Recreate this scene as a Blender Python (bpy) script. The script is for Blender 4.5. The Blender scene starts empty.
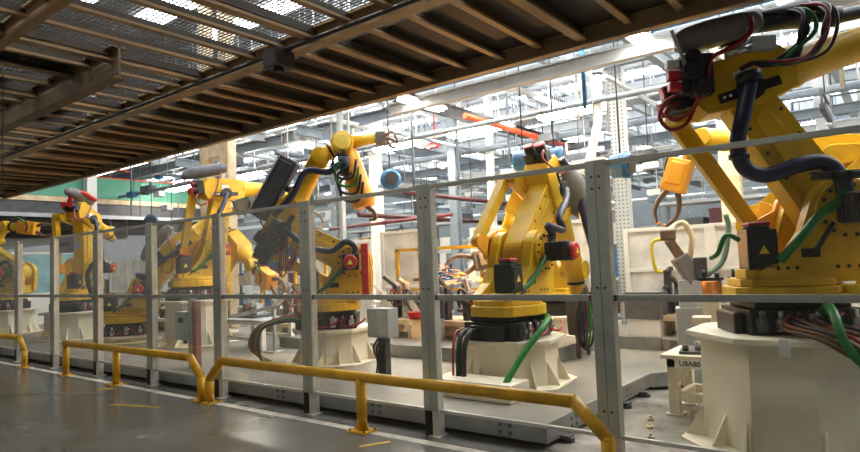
import bpy, bmesh, math, random
from mathutils import Vector, Matrix
PI = math.pi
C = bpy.context.scene.collection
scn = bpy.context.scene

# ------------------------------------------------------------------ camera, world, exposure
# world frame: X runs along the safety fence (towards the viewer's right), Y into the robot cell, Z up
cam_d = bpy.data.cameras.new('camera')
cam_d.sensor_width = 36.0
cam_d.lens = 611.7 / 860 * 36.0
cam_d.clip_end = 200
cam = bpy.data.objects.new('camera', cam_d)
C.objects.link(cam)
rx = Vector((0.78864101, 0.6136015, -0.03922456))
uz = Vector((0.06826984, -0.02398733, 0.99737848))
fw = Vector((-0.61105204, 0.78925142, 0.06080786))
M = Matrix((rx, uz, -fw)).transposed().to_4x4()
M.translation = Vector((0, 0, 1.6))
cam.matrix_world = M
scn.camera = cam

world = bpy.data.worlds.new('hall_air')
world.use_nodes = True
world.node_tree.nodes['Background'].inputs[0].default_value = (1.0, 0.93, 0.82, 1)
world.node_tree.nodes['Background'].inputs[1].default_value = 0.17
scn.world = world
scn.view_settings.view_transform = 'Standard'
scn.view_settings.look = 'None'
scn.view_settings.exposure = 0.97
scn.view_settings.gamma = 1.0
scn.view_settings.use_curve_mapping = False
ROOF_GLOW = 5.5
LAMP_GLOW = 30.0

# ------------------------------------------------------------------ materials
MATS = {}
def mat(name, col, rough=0.5, metal=0.0, var=0.12, scale=6.0, bump=0.0, bscale=60.0, col2=None, emit=0.0, spec=None):
    if name in MATS:
        return MATS[name]
    m = bpy.data.materials.new(name)
    m.use_nodes = True
    nt = m.node_tree
    b = nt.nodes['Principled BSDF']
    b.inputs['Roughness'].default_value = rough
    b.inputs['Metallic'].default_value = metal
    if spec is not None:
        b.inputs['Specular IOR Level'].default_value = spec
    c = (*col, 1)
    d = (*(col2 if col2 else [max(0, v * (1 - 2.2 * var)) for v in col]), 1)
    tc = nt.nodes.new('ShaderNodeTexCoord')
    nz = nt.nodes.new('ShaderNodeTexNoise')
    nz.inputs['Scale'].default_value = scale
    nz.inputs['Detail'].default_value = 6
    nz.inputs['Roughness'].default_value = 0.65
    nt.links.new(tc.outputs['Object'], nz.inputs['Vector'])
    rp = nt.nodes.new('ShaderNodeValToRGB')
    rp.color_ramp.elements[0].position = 0.33
    rp.color_ramp.elements[0].color = d
    rp.color_ramp.elements[1].position = 0.6
    rp.color_ramp.elements[1].color = c
    nt.links.new(nz.outputs['Fac'], rp.inputs[0])
    nt.links.new(rp.outputs[0], b.inputs['Base Color'])
    if bump > 0:
        n2 = nt.nodes.new('ShaderNodeTexNoise')
        n2.inputs['Scale'].default_value = bscale
        nt.links.new(tc.outputs['Object'], n2.inputs['Vector'])
        bp = nt.nodes.new('ShaderNodeBump')
        bp.inputs['Strength'].default_value = bump
        bp.inputs['Distance'].default_value = 0.01
        nt.links.new(n2.outputs['Fac'], bp.inputs['Height'])
        nt.links.new(bp.outputs[0], b.inputs['Normal'])
    if emit > 0:
        b.inputs['Emission Color'].default_value = c
        b.inputs['Emission Strength'].default_value = emit
    MATS[name] = m
    return m

def holes_mat(name, col, hole, spacing, radius, rough=0.5, metal=0.0, axes=(0, 2)):
    """painted sheet with a regular grid of round punched holes"""
    m = mat(name, col, rough, metal, 0.08, 4)
    nt = m.node_tree
    b = nt.nodes['Principled BSDF']
    tc = nt.nodes.new('ShaderNodeTexCoord')
    sx = nt.nodes.new('ShaderNodeSeparateXYZ')
    nt.links.new(tc.outputs['Object'], sx.inputs[0])
    outs = []
    for a in axes:
        md = nt.nodes.new('ShaderNodeMath'); md.operation = 'PINGPONG'
        md.inputs[1].default_value = spacing / 2
        nt.links.new(sx.outputs[a], md.inputs[0])
        p = nt.nodes.new('ShaderNodeMath'); p.operation = 'POWER'; p.inputs[1].default_value = 2
        nt.links.new(md.outputs[0], p.inputs[0])
        outs.append(p)
    ad = nt.nodes.new('ShaderNodeMath'); ad.operation = 'ADD'
    nt.links.new(outs[0].outputs[0], ad.inputs[0]); nt.links.new(outs[1].outputs[0], ad.inputs[1])
    lt = nt.nodes.new('ShaderNodeMath'); lt.operation = 'LESS_THAN'; lt.inputs[1].default_value = radius ** 2
    nt.links.new(ad.outputs[0], lt.inputs[0])
    mx = nt.nodes.new('ShaderNodeMix'); mx.data_type = 'RGBA'
    src = b.inputs['Base Color'].links[0].from_socket
    nt.links.new(lt.outputs[0], mx.inputs['Factor'])
    nt.links.new(src, mx.inputs['A'])
    mx.inputs['B'].default_value = (*hole, 1)
    nt.links.new(mx.outputs['Result'], b.inputs['Base Color'])
    return m

def glass_mat(name, tint, gloss=0.09, haze=0.05, hcol=(0.8, 0.8, 0.8)):
    m = bpy.data.materials.new(name)
    m.use_nodes = True
    nt = m.node_tree
    for n in list(nt.nodes):
        nt.nodes.remove(n)
    out = nt.nodes.new('ShaderNodeOutputMaterial')
    tr = nt.nodes.new('ShaderNodeBsdfTransparent'); tr.inputs[0].default_value = (*tint, 1)
    gl = nt.nodes.new('ShaderNodeBsdfGlossy'); gl.inputs['Roughness'].default_value = 0.06
    df = nt.nodes.new('ShaderNodeBsdfDiffuse'); df.inputs[0].default_value = (*hcol, 1)
    m1 = nt.nodes.new('ShaderNodeMixShader'); m2 = nt.nodes.new('ShaderNodeMixShader')
    tc = nt.nodes.new('ShaderNodeTexCoord')
    nz = nt.nodes.new('ShaderNodeTexNoise'); nz.inputs['Scale'].default_value = 2.2; nz.inputs['Detail'].default_value = 5
    nt.links.new(tc.outputs['Object'], nz.inputs['Vector'])
    mu = nt.nodes.new('ShaderNodeMath'); mu.operation = 'MULTIPLY'; mu.inputs[1].default_value = haze * 2
    nt.links.new(nz.outputs['Fac'], mu.inputs[0])
    nt.links.new(mu.outputs[0], m1.inputs[0])
    nt.links.new(tr.outputs[0], m1.inputs[1]); nt.links.new(df.outputs[0], m1.inputs[2])
    fr = nt.nodes.new('ShaderNodeFresnel'); fr.inputs[0].default_value = 1.35
    mu2 = nt.nodes.new('ShaderNodeMath'); mu2.operation = 'MULTIPLY'; mu2.inputs[1].default_value = gloss * 10
    nt.links.new(fr.outputs[0], mu2.inputs[0])
    nt.links.new(mu2.outputs[0], m2.inputs[0])
    nt.links.new(m1.outputs[0], m2.inputs[1]); nt.links.new(gl.outputs[0], m2.inputs[2])
    nt.links.new(m2.outputs[0], out.inputs[0])
    MATS[name] = m
    return m

YEL = mat('robot_yellow', (0.74, 0.44, 0.010), 0.38, 0, 0.10, 3.5, bump=0.05, bscale=30)
ORG = mat('robot_orange', (0.90, 0.38, 0.012), 0.4, 0, 0.08, 3)
BLK = mat('black_plastic', (0.018, 0.018, 0.02), 0.42, 0, 0.2, 8)
DGR = mat('dark_grey_cover', (0.07, 0.075, 0.085), 0.5, 0, 0.15, 5)
MGR = mat('mid_grey_cover', (0.19, 0.18, 0.165), 0.55, 0, 0.15, 4)
NAVY = mat('navy_hose', (0.022, 0.026, 0.07), 0.4, 0, 0.15, 12)
GRN = mat('green_hose', (0.02, 0.20, 0.035), 0.35, 0, 0.15, 12)
RED = mat('red_plastic', (0.55, 0.025, 0.02), 0.4, 0, 0.1, 10)
REDH = mat('red_cable', (0.30, 0.02, 0.02), 0.4, 0, 0.1, 10)
BRN = mat('brown_cable', (0.16, 0.055, 0.02), 0.5, 0, 0.2, 10)
SIL = mat('machined_steel', (0.62, 0.62, 0.62), 0.3, 0.9, 0.12, 15)
COP = mat('copper', (0.75, 0.33, 0.12), 0.3, 0.9, 0.15, 10)
WHT = mat('white_paint', (0.84, 0.82, 0.77), 0.5, 0, 0.05, 2)
CRM = mat('cream_paint', (0.80, 0.73, 0.58), 0.5, 0, 0.09, 1.6, bump=0.03, bscale=12, col2=(0.68, 0.60, 0.45))
LGR = mat('light_grey_paint', (0.44, 0.46, 0.47), 0.5, 0, 0.08, 3)
BGR = mat('blue_grey_steel', (0.22, 0.26, 0.30), 0.45, 0.1, 0.12, 3)
DST = mat('dark_steel', (0.09, 0.09, 0.095), 0.5, 0.2, 0.2, 3)
POST = mat('fence_grey', (0.40, 0.43, 0.39), 0.42, 0.0, 0.08, 5)
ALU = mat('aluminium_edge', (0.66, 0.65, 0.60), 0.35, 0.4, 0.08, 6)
GYEL = mat('guardrail_yellow', (0.72, 0.40, 0.014), 0.35, 0, 0.14, 4, bump=0.03, bscale=20)
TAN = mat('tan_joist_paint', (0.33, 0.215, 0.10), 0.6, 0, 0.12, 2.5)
TAND = mat('shaded_brown_paint', (0.05, 0.036, 0.02), 0.6, 0, 0.2, 2)  # darkened tan, puts the shade between joists into their webs
BLU = mat('blue_plastic', (0.02, 0.13, 0.29), 0.4, 0, 0.1, 6)
LBLU = mat('pale_blue_panel', (0.33, 0.55, 0.60), 0.5, 0, 0.06, 1)
GRP = mat('green_panel', (0.10, 0.36, 0.24), 0.5, 0, 0.1, 1)
REDB = mat('orange_red_beam', (0.80, 0.10, 0.03), 0.45, 0, 0.1, 2)
MAR = mat('dark_red_rail', (0.085, 0.016, 0.02), 0.5, 0, 0.1, 2)
RUST = mat('rusty_cream', (0.72, 0.60, 0.42), 0.6, 0, 0.1, 3, col2=(0.55, 0.36, 0.17))
PLATE = mat('steel_plate', (0.27, 0.24, 0.205), 0.5, 0.25, 0.16, 1.2, bump=0.35, bscale=55)
EDGE = mat('platform_edge_steel', (0.30, 0.31, 0.30), 0.45, 0.3, 0.15, 2.5)
RUB = mat('black_rubber', (0.012, 0.012, 0.012), 0.7, 0, 0.1, 8)
INK = mat('black_print', (0.02, 0.02, 0.02), 0.6, 0, 0.0, 8)
WARN = mat('warning_yellow', (0.85, 0.62, 0.03), 0.5, 0, 0.0, 8)
LAMP = mat('lamp_tube_glow', (1.0, 0.95, 0.86), 0.4, 0, 0, 1, emit=LAMP_GLOW)
SKY = mat('rooflight_glow', (0.90, 0.95, 1.0), 0.4, 0, 0, 1, emit=ROOF_GLOW)
SPARK = mat('spark_glow', (1.0, 0.36, 0.07), 0.4, 0, 0, 1, emit=7)
PERF = holes_mat('perforated_column_grey', (0.45, 0.47, 0.47), (0.12, 0.12, 0.12), 0.07, 0.015)
PERFW = holes_mat('perforated_column_white', (0.78, 0.74, 0.66), (0.2, 0.17, 0.12), 0.08, 0.016)
MESHP = holes_mat('expanded_deck_sheet', (0.024, 0.018, 0.012), (0.005, 0.004, 0.003), 0.055, 0.018, 0.7, axes=(0, 1))
TRAY = holes_mat('perforated_cable_tray', (0.52, 0.54, 0.55), (0.05, 0.05, 0.05), 0.1, 0.03, axes=(0, 1))
PANE = glass_mat('clear_polycarbonate', (0.93, 0.94, 0.92), 0.02, 0.008, (0.75, 0.72, 0.65))
FROST = glass_mat('milky_screen', (0.90, 0.90, 0.89), 0.04, 0.62, (0.93, 0.91, 0.87))
CYAN = glass_mat('cyan_screen', (0.45, 0.72, 0.78), 0.06, 0.5, (0.42, 0.68, 0.74))

def floor_mat():
    m = bpy.data.materials.new('worn_concrete')
    m.use_nodes = True
    nt = m.node_tree
    b = nt.nodes['Principled BSDF']
    tc = nt.nodes.new('ShaderNodeTexCoord')
    n1 = nt.nodes.new('ShaderNodeTexNoise'); n1.inputs['Scale'].default_value = 0.7; n1.inputs['Detail'].default_value = 4; n1.inputs['Roughness'].default_value = 0.5
    n2 = nt.nodes.new('ShaderNodeTexNoise'); n2.inputs['Scale'].default_value = 2.5; n2.inputs['Detail'].default_value = 6; n2.inputs['Roughness'].default_value = 0.6
    for n in (n1, n2):
        nt.links.new(tc.outputs['Object'], n.inputs['Vector'])
    sx = nt.nodes.new('ShaderNodeSeparateXYZ'); nt.links.new(tc.outputs['Object'], sx.inputs[0])
    # smooth sealed grey aisle on this side of the fence, bare mottled slab inside the cell
    gt = nt.nodes.new('ShaderNodeMath'); gt.operation = 'GREATER_THAN'; gt.inputs[1].default_value = 4.72
    nt.links.new(sx.outputs[1], gt.inputs[0])
    r1 = nt.nodes.new('ShaderNodeValToRGB')
    r1.color_ramp.elements[0].position = 0.3; r1.color_ramp.elements[0].color = (0.090, 0.090, 0.088, 1)
    r1.color_ramp.elements[1].position = 0.7; r1.color_ramp.elements[1].color = (0.165, 0.162, 0.152, 1)
    nt.links.new(n1.outputs['Fac'], r1.inputs[0])
    r2 = nt.nodes.new('ShaderNodeValToRGB')
    r2.color_ramp.elements[0].position = 0.3; r2.color_ramp.elements[0].color = (0.11, 0.10, 0.085, 1)
    r2.color_ramp.elements[1].position = 0.66; r2.color_ramp.elements[1].color = (0.38, 0.345, 0.30, 1)
    nt.links.new(n2.outputs['Fac'], r2.inputs[0])
    mx = nt.nodes.new('ShaderNodeMix'); mx.data_type = 'RGBA'
    nt.links.new(gt.outputs[0], mx.inputs['Factor']); nt.links.new(r1.outputs[0], mx.inputs['A']); nt.links.new(r2.outputs[0], mx.inputs['B'])
    nt.links.new(mx.outputs['Result'], b.inputs['Base Color'])
    rr = nt.nodes.new('ShaderNodeMapRange')
    rr.inputs['From Min'].default_value = 0.3; rr.inputs['From Max'].default_value = 0.75
    rr.inputs['To Min'].default_value = 0.2; rr.inputs['To Max'].default_value = 0.30
    nt.links.new(n1.outputs['Fac'], rr.inputs['Value'])
    nt.links.new(rr.outputs[0], b.inputs['Roughness'])
    bp = nt.nodes.new('ShaderNodeBump'); bp.inputs['Strength'].default_value = 0.03; bp.inputs['Distance'].default_value = 0.02
    nt.links.new(n1.outputs['Fac'], bp.inputs['Height']); nt.links.new(bp.outputs[0], b.inputs['Normal'])
    return m
FLOOR = floor_mat()

# ------------------------------------------------------------------ mesh helpers
def smooth_path(pts, n=6):
    pts = [Vector(p) for p in pts]
    if len(pts) < 3:
        return pts
    P = [pts[0] * 2 - pts[1]] + pts + [pts[-1] * 2 - pts[-2]]
    out = []
    for i in range(1, len(P) - 2):
        a, b, c, d = P[i - 1], P[i], P[i + 1], P[i + 2]
        for k in range(n):
            t = k / n
            out.append(0.5 * ((2 * b) + (c - a) * t + (2 * a - 5 * b + 4 * c - d) * t * t + (3 * b - a - 3 * c + d) * t ** 3))
    out.append(pts[-1])
    return out

class MB:
    def __init__(s):
        s.bm = bmesh.new(); s.mi = 0
    def use(s, i):
        s.mi = i
        return s
    def face(s, vs, smooth=False):
        try:
            f = s.bm.faces.new(vs); f.smooth = smooth; f.material_index = s.mi
        except ValueError:
            pass
    def box(s, c, size, rot=None):
        c = Vector(c); hx, hy, hz = [v / 2 for v in size]
        v = []
        for x in (-hx, hx):
            for y in (-hy, hy):
                for z in (-hz, hz):
                    p = Vector((x, y, z))
                    if rot: p = rot @ p
                    v.append(s.bm.verts.new(c + p))
        for q in ((0, 1, 3, 2), (4, 6, 7, 5), (0, 4, 5, 1), (2, 3, 7, 6), (0, 2, 6, 4), (1, 5, 7, 3)):
            s.face([v[i] for i in q])
        return s
    def b2(s, lo, hi):
        return s.box([(a + b) / 2 for a, b in zip(lo, hi)], [abs(b - a) for a, b in zip(lo, hi)])
    def bar(s, p0, p1, w, h, up=(0, 0, 1)):
        p0, p1 = Vector(p0), Vector(p1)
        d = (p1 - p0); L = d.length; d.normalize()
        u = Vector(up)
        if abs(d.dot(u)) > 0.98: u = Vector((1, 0, 0))
        y = u.cross(d).normalized(); z = d.cross(y)
        return s.box((p0 + p1) / 2, (L, w, h), Matrix((d, y, z)).transposed())
    def lathe(s, p0, p1, prof, seg=20):
        """rings of radius prof[i][1] at fraction prof[i][0] between p0 and p1, capped"""
        p0, p1 = Vector(p0), Vector(p1)
        d = (p1 - p0); L = d.length; d.normalize()
        u = Vector((0, 0, 1)) if abs(d.z) < 0.9 else Vector((1, 0, 0))
        x = u.cross(d).normalized(); y = d.cross(x)
        rings = []
        for t, r in prof:
            rings.append([s.bm.verts.new(p0 + d * (L * t) + (x * math.cos(2 * PI * k / seg) + y * math.sin(2 * PI * k / seg)) * max(r, 1e-4)) for k in range(seg)])
        for i in range(len(rings) - 1):
            sm = abs(prof[i][0] - prof[i + 1][0]) > 1e-3
            for k in range(seg):
                s.face([rings[i][k], rings[i][(k + 1) % seg], rings[i + 1][(k + 1) % seg], rings[i + 1][k]], sm)
        s.face(rings[0][::-1]); s.face(rings[-1])
        return s
    def cyl(s, p0, p1, r, r2=None, seg=18):
        return s.lathe(p0, p1, [(0, r), (1, r if r2 is None else r2)], seg)
    def tube(s, pts, r, seg=10, n=6, r2=None):
        P = smooth_path(pts, n)
        rings = []; prev = None
        for i, p in enumerate(P):
            d = (P[min(i + 1, len(P) - 1)] - P[max(i - 1, 0)]).normalized()
            if prev is None:
                u = Vector((0, 0, 1)) if abs(d.z) < 0.9 else Vector((1, 0, 0))
                x = u.cross(d).normalized()
            else:
                x = (prev - d * prev.dot(d)).normalized()
            prev = x; y = d.cross(x)
            t = i / max(1, len(P) - 1)
            if isinstance(r, (list, tuple)):
                q = t * (len(r) - 1); k0 = min(int(q), len(r) - 2); rr = r[k0] + (r[k0 + 1] - r[k0]) * (q - k0)
            else:
                rr = r if r2 is None else r + (r2 - r) * t
            rings.append([s.bm.verts.new(p + (x * math.cos(2 * PI * k / seg) + y * math.sin(2 * PI * k / seg)) * rr) for k in range(seg)])
        for i in range(len(rings) - 1):
            for k in range(seg):
                s.face([rings[i][k], rings[i][(k + 1) % seg], rings[i + 1][(k + 1) % seg], rings[i + 1][k]], True)
        s.face(rings[0][::-1]); s.face(rings[-1])
        return s
    def prism(s, poly, axis, lo, hi):
        """poly 2D outline extruded along axis (0,1,2) from lo to hi; 2D coords are the other two axes in order"""
        def mk(p, h):
            v = [0, 0, 0]; o = [a for a in (0, 1, 2) if a != axis]
            v[o[0]], v[o[1]], v[axis] = p[0], p[1], h
            return s.bm.verts.new(v)
        a = [mk(p, lo) for p in poly]; b = [mk(p, hi) for p in poly]
        n = len(poly)
        s.face(a[::-1]); s.face(b)
        for i in range(n):
            s.face([a[i], a[(i + 1) % n], b[(i + 1) % n], b[i]])
        return s
    def ball(s, c, r, sc=(1, 1, 1), seg=18):
        m = Matrix.Translation(Vector(c)) @ Matrix.Diagonal((*[r * k for k in sc], 1))
        g = bmesh.ops.create_uvsphere(s.bm, u_segments=seg, v_segments=seg // 2 + 2, radius=1, matrix=m)
        for v in g['verts']:
            for f in v.link_faces: f.smooth = True; f.material_index = s.mi
        return s
    def rot(s, mtx):
        bmesh.ops.transform(s.bm, matrix=mtx, verts=s.bm.verts)
        return s
    def build(s, name, material, parent=None, bevel=0.0, loc=None):
        bmesh.ops.recalc_face_normals(s.bm, faces=s.bm.faces)
        me = bpy.data.meshes.new(name)
        s.bm.to_mesh(me); s.bm.free()
        for m_ in (material if isinstance(material, (list, tuple)) else [material]): me.materials.append(m_)
        o = bpy.data.objects.new(name, me)
        C.objects.link(o)
        if parent: o.parent = parent
        if loc is not None: o.location = loc
        if bevel > 0:
            b = o.modifiers.new('edge', 'BEVEL'); b.width = bevel; b.segments = 2; b.limit_method = 'ANGLE'; b.angle_limit = 0.9
        return o

def tag(o, label=None, cat=None, group=None, kind=None):
    if label: o['label'] = label
    if cat: o['category'] = cat
    if group: o['group'] = group
    if kind: o['kind'] = kind
    return o
def empty(name, loc, rz=0.0, label=None, cat=None, group=None):
    o = bpy.data.objects.new(name, None); C.objects.link(o)
    o.location = loc; o.rotation_euler = (0, 0, rz); o.empty_display_size = 0.1
    return tag(o, label, cat, group)
def kids(o):
    return [c for c in bpy.data.objects if c.parent == o]
def copy_tree(o, parent=None):
    c = o.copy(); C.objects.link(c)
    if parent: c.parent = parent
    for ch in kids(o): copy_tree(ch, c)
    return c
def struct(name, mb, m, bevel=0.0):
    return tag(mb.build(name, m, None, bevel), kind='structure')
def Rz(d): return Matrix.Rotation(math.radians(d), 4, 'Z')
def arc(cx, cy, r, a0, a1, n=10):
    return [(cx + r * math.cos(math.radians(a0 + (a1 - a0) * i / n)), cy + r * math.sin(math.radians(a0 + (a1 - a0) * i / n))) for i in range(n + 1)]
def hull(pts):
    pts = sorted(set((round(x, 5), round(y, 5)) for x, y in pts))
    def half(ps):
        h = []
        for p in ps:
            while len(h) > 1 and (h[-1][0] - h[-2][0]) * (p[1] - h[-2][1]) - (h[-1][1] - h[-2][1]) * (p[0] - h[-2][0]) <= 0: h.pop()
            h.append(p)
        return h
    a, b = half(pts), half(pts[::-1])
    return a[:-1] + b[:-1]
def link_poly(a, ra, b, rb, n=16):
    """outline of a bar with a round end of radius ra at a and rb at b"""
    return hull(arc(*a, ra, 0, 360, n * 2) + arc(*b, rb, 0, 360, n * 2))

# ------------------------------------------------------------------ setting: floor, walls, roof
struct('floor', MB().b2((-60, -6, -0.3), (10, 44, 0)), FLOOR)
struct('wall_back', MB().b2((-60, 40, 0), (10, 40.3, 9)), mat('back_wall_sheet', (0.13, 0.14, 0.15), 0.6, 0, 0.1, 0.5))
struct('wall_left', MB().b2((-60.3, -6, 0), (-60, 40.3, 9)), mat('end_wall_sheet', (0.16, 0.16, 0.165), 0.6, 0, 0.1, 0.5))
struct('wall_right', MB().b2((10, -6, 0), (10.3, 40.3, 9)), MATS['end_wall_sheet'])
struct('ceiling', MB().b2((-60, -6, 8.9), (10, 40.3, 9.1)), mat('roof_sheet', (0.12, 0.125, 0.13), 0.6, 0, 0.1, 0.4))
for i in range(17):
    y = 6.4 + i * 1.95
    struct('window_%d' % (i + 1), MB().b2((-17 if i < 5 else -58, y, 8.80), (8, y + 0.75, 8.88)), SKY)

# steel columns of the hall
def column(n, x, y, w, d, z1, m, flange=False):
    b = MB()
    if flange:
        b.b2((x - w / 2, y - d / 2, 0), (x + w / 2, y - d / 2 + 0.03, z1)).b2((x - w / 2, y + d / 2 - 0.03, 0), (x + w / 2, y + d / 2, z1)).b2((x - 0.02, y - d / 2 + 0.03, 0), (x + 0.02, y + d / 2 - 0.03, z1))
    else:
        b.b2((x - w / 2, y - d / 2, 0), (x + w / 2, y + d / 2, z1))
    b.b2((x - w / 2 - 0.08, y - d / 2 - 0.08, 0), (x + w / 2 + 0.08, y + d / 2 + 0.08, 0.03))
    return struct('column_%d' % n, b, m, 0.006)
column(1, -3.95, 10.8, 0.26, 0.18, 8.9, PERF)
column(2, -2.42, 12.1, 0.34, 0.2, 8.9, RUST)
column(3, -8.7, 12.3, 0.22, 0.22, 8.9, BGR, True)
column(4, -14.3, 13.6, 0.24, 0.24, 8.9, BGR, True)
column(5, -15.6, 13.6, 0.24, 0.24, 8.9, BGR, True)
column(6, -10.0, 9.7, 0.11, 0.11, 8.9, LGR)
column(7, -8.2, 13.2, 0.16, 0.16, 8.9, WHT)
column(8, -20.7, 8.85, 0.30, 0.30, 8.9, WHT)
column(9, -5.9, 14.0, 0.2, 0.2, 8.9, LGR)
column(10, -11.6, 12.6, 0.3, 0.24, 8.9, WHT)
column(11, -1.2, 15.5, 0.3, 0.3, 8.9, LGR, True)
# boxed cream double column with an opening between its legs
b = MB()
b.b2((-14.5, 8.95, 0), (-14.2, 9.2, 8.9)).b2((-13.62, 8.95, 0), (-13.25, 9.2, 8.9))
for z in (1.2, 3.0, 4.55, 5.4): b.b2((-14.2, 8.97, z), (-13.62, 9.18, z + 0.35))
struct('column_12', b, RUST, 0.01)

# the raised steel walkway the robots stand in, and the second step behind them
def prism_z(name, poly, z0, z1, m):
    return struct(name, MB().prism(poly, 2, z0, z1), m, 0.006)
walk = [(-26, 4.74), (-2.52, 4.74), (-2.48, 7.35), (-1.95, 7.95), (3.5, 7.95), (3.5, 9.2), (-26, 9.2)]
prism_z('floor_walkway', walk, 0.06, 0.2, PLATE)
step = [(-9.0, 7.1), (-3.82, 7.1), (-3.82, 9.15), (-2.9, 9.15), (-2.75, 9.0), (3.5, 9.0), (3.5, 11.5), (-9.0, 11.5)]
prism_z('floor_step', step, 0.2, 0.38, PLATE)
b = MB()
b.b2((-26, 4.715, 0.04), (-2.50, 4.74, 0.205)).b2((-2.52, 4.72, 0.04), (-2.495, 7.35, 0.205))
b.bar((-2.49, 7.34, 0.12), (-1.94, 7.95, 0.12), 0.025, 0.165)
b.b2((-1.96, 7.925, 0.04), (3.5, 7.95, 0.205))
b.b2((-9, 7.075, 0.2), (-3.8, 7.1, 0.385)).b2((-3.82, 7.08, 0.2), (-3.795, 9.15, 0.385)).b2((-3.8, 9.125, 0.2), (-2.9, 9.15, 0.385))
struct('trim_1', b, EDGE)
# levelling feet and bolts along the walkway edge
b = MB()
for i in range(15):
    x = -2.9 - i * 1.55
    for dx in (-0.05, 0.05):
        for z in (0.085, 0.15): b.cyl((x + dx, 4.705, z), (x + dx, 4.716, z), 0.016, seg=8)
for y in (5.0, 5.75, 6.4, 7.0):
    b.cyl((-2.43, y, 0), (-2.43, y, 0.045), 0.05, seg=10).b2((-2.50, y - 0.05, 0.03), (-2.40, y + 0.05, 0.06))
    for dy in (-0.05, 0.05):
        for z in (0.085, 0.15): b.cyl((-2.5, y + 0.25 + dy, z), (-2.488, y + 0.25 + dy, z), 0.016, seg=8)
struct('trim_2', b, DST)

# painted marks on the aisle floor
wl = mat('floor_white_paint', (0.70, 0.66, 0.57), 0.5, 0, 0.25, 3)
yl = mat('floor_yellow_paint', (0.60, 0.38, 0.02), 0.5, 0, 0.25, 3)
struct('trim_3', MB().b2((-40, 4.30, 0), (4, 4.40, 0.003)), wl)
def strip(n, p0, p1, w, m):
    struct('trim_%d' % n, MB().bar((*p0, 0.002), (*p1, 0.002), w, 0.003), m)
strip(4, (-7.95, 3.62), (-7.2, 3.86), 0.055, yl)
strip(5, (-9.2, 4.03), (-9.0, 4.16), 0.10, yl)
strip(6, (-3.95, 3.95), (-3.8, 4.2), 0.055, yl)
strip(7, (-9.6, 3.45), (-8.55, 3.95), 0.03, mat('floor_joint_sealant', (0.2, 0.19, 0.17), 0.5, 0, 0.2, 3))
strip(8, (-30, 2.1), (3, 2.1), 0.012, INK)
strip(9, (-12.5, 1.2), (-9.6, 3.45), 0.02, INK)

# ------------------------------------------------------------------ mezzanine deck over the aisle
ZM = 3.7
mz = empty('mezzanine_deck', (-7, 5.65, ZM), 0, 'overhead mezzanine of tan joists and open steel grating above the aisle', 'mezzanine')
off = Vector((-7, 5.65, ZM))
def mpart(name, mb, m, bev=0.0):
    bmesh.ops.translate(mb.bm, vec=-off, verts=mb.bm.verts)
    return mb.build(name, m, mz, bev)
X0, X1 = -18.0, 6.0
def cbeam(y, h, w, z, x0=X0, x1=X1):
    b = MB()
    b.b2((x0, y - 0.012, z), (x1, y + 0.012, z + h))
    b.b2((x0, y - w / 2, z - 0.02), (x1, y + w / 2, z)).b2((x0, y - w / 2, z + h - 0.02), (x1, y + w / 2, z + h))
    return b
mpart('edge_beam', cbeam(5.62, 0.155, 0.10, ZM - 0.02), TAN)
mpart('main_beam', cbeam(3.82, 0.155, 0.12, ZM - 0.02), TAN)
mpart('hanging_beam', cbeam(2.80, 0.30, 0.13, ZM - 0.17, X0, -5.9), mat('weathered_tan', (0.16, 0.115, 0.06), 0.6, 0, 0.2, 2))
mpart('main_beam', cbeam(1.90, 0.155, 0.08, ZM - 0.02), TAN)
mpart('main_beam', cbeam(-0.4, 0.155, 0.10, ZM - 0.02), TAN)
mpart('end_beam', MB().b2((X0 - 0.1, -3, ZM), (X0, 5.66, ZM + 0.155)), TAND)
for k in range(54):
    x = 3.2 - 0.4625 * (k - 4) 
    if x < X0 + 0.1: break
    big = (k - 4) % 4 == 0
    w, h = (0.10, 0.085) if big else (0.065, 0.08)
    y0 = -3.0
    dz = -0.045 if big else 0.0
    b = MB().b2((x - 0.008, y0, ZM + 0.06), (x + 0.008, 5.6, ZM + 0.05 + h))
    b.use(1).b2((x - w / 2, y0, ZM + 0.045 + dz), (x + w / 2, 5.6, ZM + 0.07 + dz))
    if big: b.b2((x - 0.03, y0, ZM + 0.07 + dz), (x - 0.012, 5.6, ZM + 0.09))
    mpart('joist', b, [TAND, TAN])  # dark web and pale flange: shade and light painted into the joist

# open bar grating, then punched sheet towards the edge
b = MB()
ZG = ZM + 0.137
y = -3.0
while y < 4.25:
    b.b2((X0, y, ZG), (X1, y + 0.007, ZG + 0.009)); y += 0.042
x = X0
while x < X1:
    b.b2((x, -3.0, ZG + 0.004), (x + 0.008, 4.25, ZG + 0.009)); x += 0.08
mpart('grating', b, mat('grating_steel', (0.035, 0.03, 0.026), 0.5, 0.3, 0.2, 3))
mpart('deck_sheet', MB().b2((X0, 4.25, ZG), (X1, 5.66, ZG + 0.02)), MESHP)
# plates and boards laid on the grating, several added to block the roof light
random.seed(4)
for k, (x0, y0, x1, y1) in enumerate(((-9.6, -1.5, -8.2, 0.9), (-12.5, 0.2, -10.6, 1.9), (-8.6, 1.6, -7.5, 2.5), (-11.3, 2.2, -9.9, 3.3), (-14.0, 2.4, -12.6, 3.6), (-6.6, 0.7, -5.9, 1.8), (-16.8, 1.2, -15.2, 3.0), (-9.7, 1.3, -8.9, 2.4), (-12.4, 2.3, -11.5, 3.4), (-9.4, 2.7, -8.5, 3.5), (-15, 0.2, -13, 2.0), (-7.2, 2.0, -6.7, 3.2), (-18, 3.2, -14.4, 3.7), (-8.0, -2.5, -6.0, -0.9))):
    mpart('blocking_plate', MB().b2((x0, y0, ZG + 0.032), (x1, y1, ZG + 0.05)), DST)
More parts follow.
